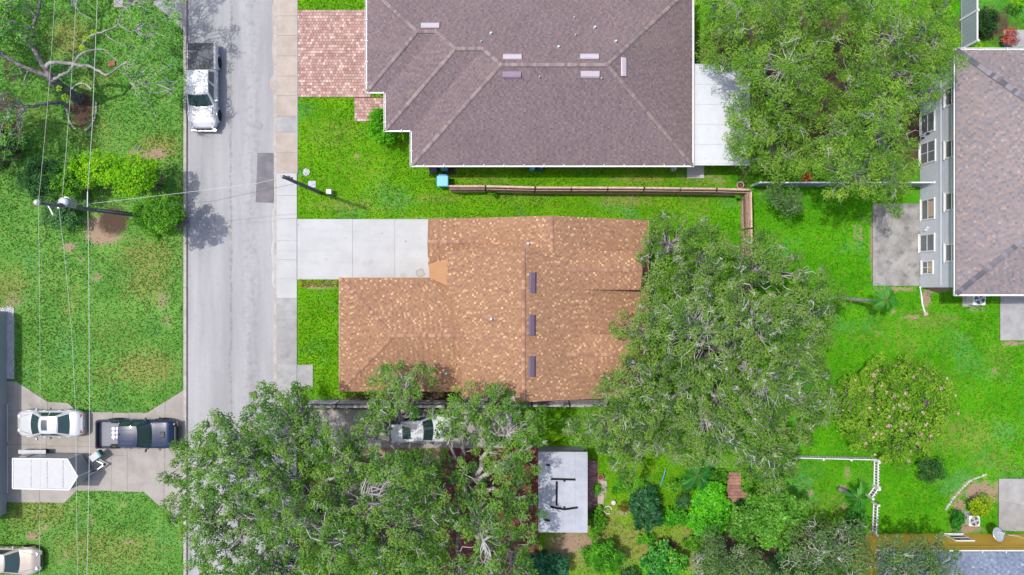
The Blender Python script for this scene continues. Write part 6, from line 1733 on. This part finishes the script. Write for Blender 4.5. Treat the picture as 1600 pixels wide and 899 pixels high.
# ---------------------------------------------------------------- small things
def bin_(label, px, py, w, d, h, body, lid, rz=0, group=None):
    q = P(px, py, h); t = thing("wheelie_bin", label, "bin", (q[0], q[1], 0), group)
    mb = MB(); mb.box((q[0], q[1], h / 2 - .03), (w * .8, d * .8, h - .06), rz); n = 8
    mb.v = [(q[0] + (x - q[0]) * (1.0 + .22 * (z > h / 2)), q[1] + (y - q[1]) * (1.0 + .22 * (z > h / 2)), z) for x, y, z in mb.v]
    mb.build("body", body, t, bevel=.03)
    mb = MB(); mb.box((q[0], q[1], h + .0), (w * 1.04, d * 1.04, .07), rz, .9); l = mb.build("lid", lid, t, bevel=.03)
    MB().bar((q[0] - w * .35, q[1] + d * .54, h), (q[0] + w * .35, q[1] + d * .54, h), .04).build("handle", body, l)
    for s in (-1, 1):
        mb = MB(); mb.lathe((q[0] + s * w * .33, q[1] + d * .4, .12), [(.02, -.04), (.12, -.04), (.12, .04), (.02, .04)], 12, 'x'); mb.build("wheel", M['rubber'], t)
bin_("light blue lidded bin in front of the brown fence's west end", 691.5, 283, .78, .74, 1.05, M['blue_bin'], M['blue_bin'])
bin_("charcoal bin under the mauve roof's lower left corner", 676.5, 263.5, .56, .52, 1.0, M['dark_bin'], M['dark_bin'], .15)
bin_("teal bin beside the charcoal bin under the eave", 694, 261, .5, .5, 1.0, M['teal_bin'], M['teal_bin'])
def barrel(label, px, py, r, h, mat, name="barrel"):
    q = P(px, py, h); t = thing(name, label, "barrel", (q[0], q[1], 0))
    mb = MB(); mb.lathe((q[0], q[1], 0), [(r * .9, 0), (r, .08), (r * 1.03, h * .5), (r, h - .05), (r * .92, h), (r * .85, h - .03), (.02, h - .03)], 16); mb.build("body", mat, t, smooth=True)
    mb = MB(); mb.lathe((q[0] + r * .4, q[1], h - .03), [(.05, 0), (.05, .04), (.01, .045)], 8); mb.build("cap", M['white_vinyl'], t)
barrel("pale blue barrel under the long eave of the mauve roof", 832, 262, .19, .8, M['blue_bin'])
barrel("navy barrel next to the pale blue barrel under the eave", 845, 262, .18, .8, M['navy_bin'])
barrel("grey-green drum under the eave near the white pad", 1053.5, 263, .19, .7, M['steel'])
def pot(label, px, py, r, h, mat, fill=None, name="plant_pot"):
    q = P(px, py, h); t = thing(name, label, "pot", (q[0], q[1], 0))
    mb = MB(); mb.lathe((q[0], q[1], 0), [(r * .65, 0), (r * .95, h - .06), (r * 1.05, h - .05), (r * 1.05, h), (r * .88, h), (r * .85, h - .06), (.02, h - .06)], 18); mb.build("pot", mat, t, smooth=False)
    mb = MB(); mb.lathe((q[0], q[1], h - .055), [(r * .84, 0), (r * .4, .02), (.02, .03)], 14); mb.build("soil", fill or M['mulch'], t)
pot("wide pale brown pot behind the corner of the brown fence", 1157, 289.5, .24, .45, M['wood_pale'])
pot("white pot with pink filling in the garden east of the shed", 958.5, 786, .14, .3, M['white_vinyl'], M['petal'])
pot("round terracotta pot near the shed's northeast corner", 938.5, 746, .2, .35, M['terracotta'])
pot("dark red pot beside the dark garden clump", 1029.5, 798, .16, .35, M['brick_red'])
pot("small terracotta pot in the middle of the garden", 1049, 804, .15, .3, M['terracotta'])
pot("orange pot below the bright garden plants", 1075, 826, .13, .3, M['terracotta'])
pot("dark pot among the plants beside the shed", 926, 800, .2, .4, M['dark_bin'])
mb = MB(); q = P(949.5, 797, .05); 
mb.tube([(q[0] + .26 * cos(a), q[1] + .26 * sin(a), .08) for a in np.linspace(0, 5.4, 22)], [.03] * 22, 6)
tag(mb.build("garden_hoop", M['white_vinyl'], None, smooth=True), "open white hose ring on the ground east of the shed", "hose")
mb = MB(); mb.tube([P(1040, 733, .5), P(1037, 745, .35), P(1031, 760, .05)], [.03, .03, .03], 6)
tag(mb.build("garden_stake", M['blue_bin'], None), "long pale blue stake leaning on the garden lawn", "stake")
for i, (px, py) in enumerate(((943.5, 760), (939, 778))):
    w_ = ppoly([(px - 6, py - 10), (px + 5, py - 8), (px + 4, py + 10), (px - 5, py + 9)])
    t = MB().prism(w_, -.02, .06).build("stepping_stone", M['conc_tan'], None, bevel=.02)
    tag(t, ("upper" if i == 0 else "lower") + " pale pink flagstone beside the shed's east wall", "flagstone", "flagstones beside the shed")

def ac_unit(label, px, py, w, h, mat):
    q = P(px, py, h); t = thing("air_conditioner", label, "air conditioner", (q[0], q[1], 0))
    MB().box((q[0] - .1, q[1], .03), (w + .35, w + .2, .08)).build("base_pad", M['conc_old'], t)
    MB().box((q[0], q[1], h / 2), (w, w, h - .06)).build("cabinet", mat, t, bevel=.05)
    mb = MB(); mb.lathe((q[0], q[1], h - .03), [(w * .42, 0), (w * .43, .04), (w * .46, .05), (w * .48, .0)], 24); mb.build("fan_ring", mat, t)
    mb = MB(); mb.lathe((q[0], q[1], h - .028), [(w * .415, 0), (.01, .004)], 24); mb.build("fan_well", M['black'], t)
    for k in range(4):
        a = k * pi / 2 + .4
        mb = MB(); c_, s_ = cos(a), sin(a)
        pts = [(.06, -.04, .0), (w * .38, -.10, .02), (w * .39, .09, .0), (.06, .04, .01)]
        mb.poly([(q[0] + x * c_ - y * s_, q[1] + x * s_ + y * c_, h - .01 + z) for x, y, z in pts]); mb.build("fan_blade", M['steel'], t)
    mb = MB(); mb.lathe((q[0], q[1], h - .01), [(.08, 0), (.08, .03), (.01, .04)], 12); mb.build("fan_hub", M['steel'], t)
    for k in range(5): 
        mb = MB(); r0 = w * (.12 + .07 * k); mb.tube([(q[0] + r0 * cos(a), q[1] + r0 * sin(a), h + .025) for a in np.linspace(0, 2 * pi, 20)], [.005] * 20, 4); mb.build("grille_ring", M['steel'], t)
ac_unit("pale air conditioner with dark fan below the blue-grey house", 1531, 467.5, .85, .9, M['white'])
ac_unit("small white air conditioner beside the ochre house", 1523.5, 815, .72, .85, M['white'])

def cover(label, px, py, shape, r, name, mat):
    q = P(px, py, .03); t = thing(name, label, "utility cover", (q[0], q[1], 0))
    if shape == 'round':
        mb = MB(); mb.lathe((q[0], q[1], -.02), [(r, 0), (r, .05), (r * .9, .055), (r * .88, .045), (.01, .05)], 22); mb.build("lid", mat, t)
        mb = MB(); mb.lathe((q[0] + r * .5, q[1], .028), [(.03, 0), (.03, .01), (.005, .012)], 8); mb.build("keyhole", M['black'], t)
    else:
        MB().box((q[0], q[1], .0), (r * 2, r * 1.75, .07)).build("lid", mat, t, bevel=.012)
        MB().box((q[0] + r * .6, q[1], .036), (.08, .03, .008)).build("keyhole", M['black'], t)
cover("round blue-grey manhole lid in the verge", 478.5, 269, 'round', .25, "manhole_cover", M['metal_roof'])
cover("square grey meter box lid beside the bare pole", 487.5, 288, 'sq', .26, "meter_box", M['metal_roof'])
def pedestal():
    q = P(513.5, 299.5, .7); t = thing("utility_pedestal", "pale grey utility pedestal beside the bare pole", "utility box", (q[0], q[1], 0))
    MB().box((q[0], q[1], .33), (.34, .3, .68)).build("cabinet", M['grey_vinyl'], t, bevel=.03)
    MB().box((q[0], q[1], .69), (.38, .34, .06), 0, .85).build("cap", M['white'], t, bevel=.01)
pedestal()
# wooden deck steps beside the leafy mound
d = thing("garden_deck", "reddish brown wooden deck between the leafy mound and the trees", "deck", P(1148, 765))
for i in range(9):
    y0 = 738 + i * 5.2; x1 = 1158 if i < 5 else 1169
    a_, b_ = P(1137, y0, .3), P(x1, y0 + 4.8, .3)
    MB().box(((a_[0] + b_[0]) / 2, (a_[1] + b_[1]) / 2, .28), (b_[0] - a_[0], abs(b_[1] - a_[1]), .04)).build("plank", M['deck_wood'], d)
for xx in (1139, 1156): 
    a_, b_ = P(xx, 738, .2), P(xx, 785, .2); MB().bar((a_[0], a_[1], .2), (b_[0], b_[1], .2), .08, .12).build("joist", M['wood_fence'], d)
# stone edging curve near the cracked pad, each stone its own piece
e = thing("stone_edging", "curved line of edging stones on the lawn by the cracked pad", "edging", P(1500, 765))
cv = [(1478, 795), (1483, 788), (1488, 780), (1494, 773), (1500, 766), (1507, 759), (1513, 753), (1520, 749), (1528, 746), (1536, 743), (1543, 740)]
for (a, b) in zip(cv[:-1], cv[1:]):
    for s in (0.0, .5):
        q = P(lerp(a[0], b[0], s), lerp(a[1], b[1], s)); ang = math.atan2(-(b[1] - a[1]), b[0] - a[0])
        mb = MB(); mb.box((q[0], q[1], .03), (random.uniform(.17, .22), random.uniform(.11, .16), .1), ang + random.uniform(-.2, .2), .75); mb.build("stone", M['stone'], e)
# brick ring round the open oak
e = thing("brick_edging", "ring of dark bricks round the mulch under the open oak", "edging", P(128, 170))
for i in range(40):
    if i % 13 > 8: continue
    a = 2 * pi * i / 40; q = P(128 + 23 * cos(a), 168 + 37 * sin(a))
    mb = MB(); mb.box((q[0], q[1], .04), (.2, .1, .1), a * -1 + pi / 2 + random.uniform(-.1, .1)); mb.build("brick", M['stone'], e)
EXCL.append(ppoly(ellipse(128, 168, 20, 34)))
# odds and ends on the lawn under the open oak
t = MB(); q = P(175, 100, .0); t.box((q[0], q[1], .05), (.5, .34, .1), .1); tag(t.build("paving_block", M['brick_red'], None, bevel=.02), "pinkish paving block on the lawn under the open oak's limb", "block")
q = P(213, 236, .1); t = thing("debris_pile", "small pile of broken branches by the bare patch", "branches", (q[0], q[1], 0))
for i in range(9):
    a = random.uniform(0, 6.3); L = random.uniform(.2, .45)
    MB().bar((q[0] + random.uniform(-.15, .15), q[1] + random.uniform(-.15, .15), .03 + .02 * i), (q[0] + L * cos(a), q[1] + L * sin(a), .05 + .03 * i), .035).build("stick", M['twig'], t)

# ---------------------------------------------------------------- grass: a fine cover of real tufts over the lawns
def grass(n=330000):
    rng = np.random.default_rng(99)
    x = rng.uniform(-36.5, 36.5, n); y = rng.uniform(-20.8, 20.8, n)
    keep = np.ones(n, bool)
    for w in EXCL:
        xs = [p[0] for p in w]; ys = [p[1] for p in w]
        c = np.where((x > min(xs)) & (x < max(xs)) & (y > min(ys)) & (y < max(ys)))[0]
        keep[c[in_poly(x[c], y[c], w)]] = False
    i = np.clip(np.searchsorted(gx, x), 0, len(gx) - 1); j = np.clip(np.searchsorted(gy, y), 0, len(gy) - 1)
    so, mu, dr = g_soil[i, j], g_mulch_shade[i, j], g_dry[i, j]
    keep &= rng.random(n) > np.clip(so * 1.1 - .1, 0, .93); keep &= rng.random(n) > np.clip(mu * 1.2 - .1, 0, .95)
    x, y, dr = x[keep], y[keep], dr[keep]; n = len(x)
    lm = np.clip(.5 + .5 * lumps(x, y, 1.1, 4) * .8 + .35 * lumps(x, y, 4.0, 5), 0, 1)
    west = np.clip((-x - 16) / 7, 0, 1)[:, None]
    a = np.array([[.065, .21, .004]]) * (1 - west) + np.array([[.070, .20, .032]]) * west
    ea = np.clip((x - 10) / 7, 0, 1)[:, None]; a = a * (1 - ea * np.array([[.3, 0, 0]]))
    b = np.array([[.13, .30, .006]]) * (1 - ea * np.array([[.35, 0, 0]])) * (1 - west) + np.array([[.125, .275, .05]]) * west
    f = np.clip(lm * .6 + rng.random(n) * .4, 0, 1)[:, None]
    col = a * (1 - f) + b * f
    dry = (rng.random(n) < np.clip(dr * .5, 0, .5) + .012)[:, None]
    col = np.where(dry, np.array([[.22, .225, .07]]) * rng.uniform(.75, 1.15, (n, 1)), col) * rng.uniform(.85, 1.2, (n, 1))
    ang = rng.uniform(0, 2 * pi, n); tl = rng.uniform(.35, 1.2, n); hgt = rng.uniform(.05, .12, n); w = rng.uniform(.02, .05, n)
    d = np.stack([np.cos(ang), np.sin(ang), np.zeros(n)], -1); s = np.stack([-np.sin(ang), np.cos(ang), np.zeros(n)], -1)
    c = np.stack([x, y, np.full(n, -.02)], -1)
    tip = c + d * (hgt * np.sin(tl))[:, None] + np.stack([0 * x, 0 * x, hgt * np.cos(tl) + .02], -1)
    V = np.stack([c - s * w[:, None], c + s * w[:, None], tip + s * (w * .5)[:, None], tip - s * (w * .5)[:, None]], 1).reshape(-1, 3)
    o = quads_obj("grass", V, np.arange(n * 4).reshape(n, 4), M['grass'], None, colors=np.repeat(col, 4, axis=0))
    tag(o, "short green grass tufts covering all the lawns", "grass", kind="stuff")
grass()
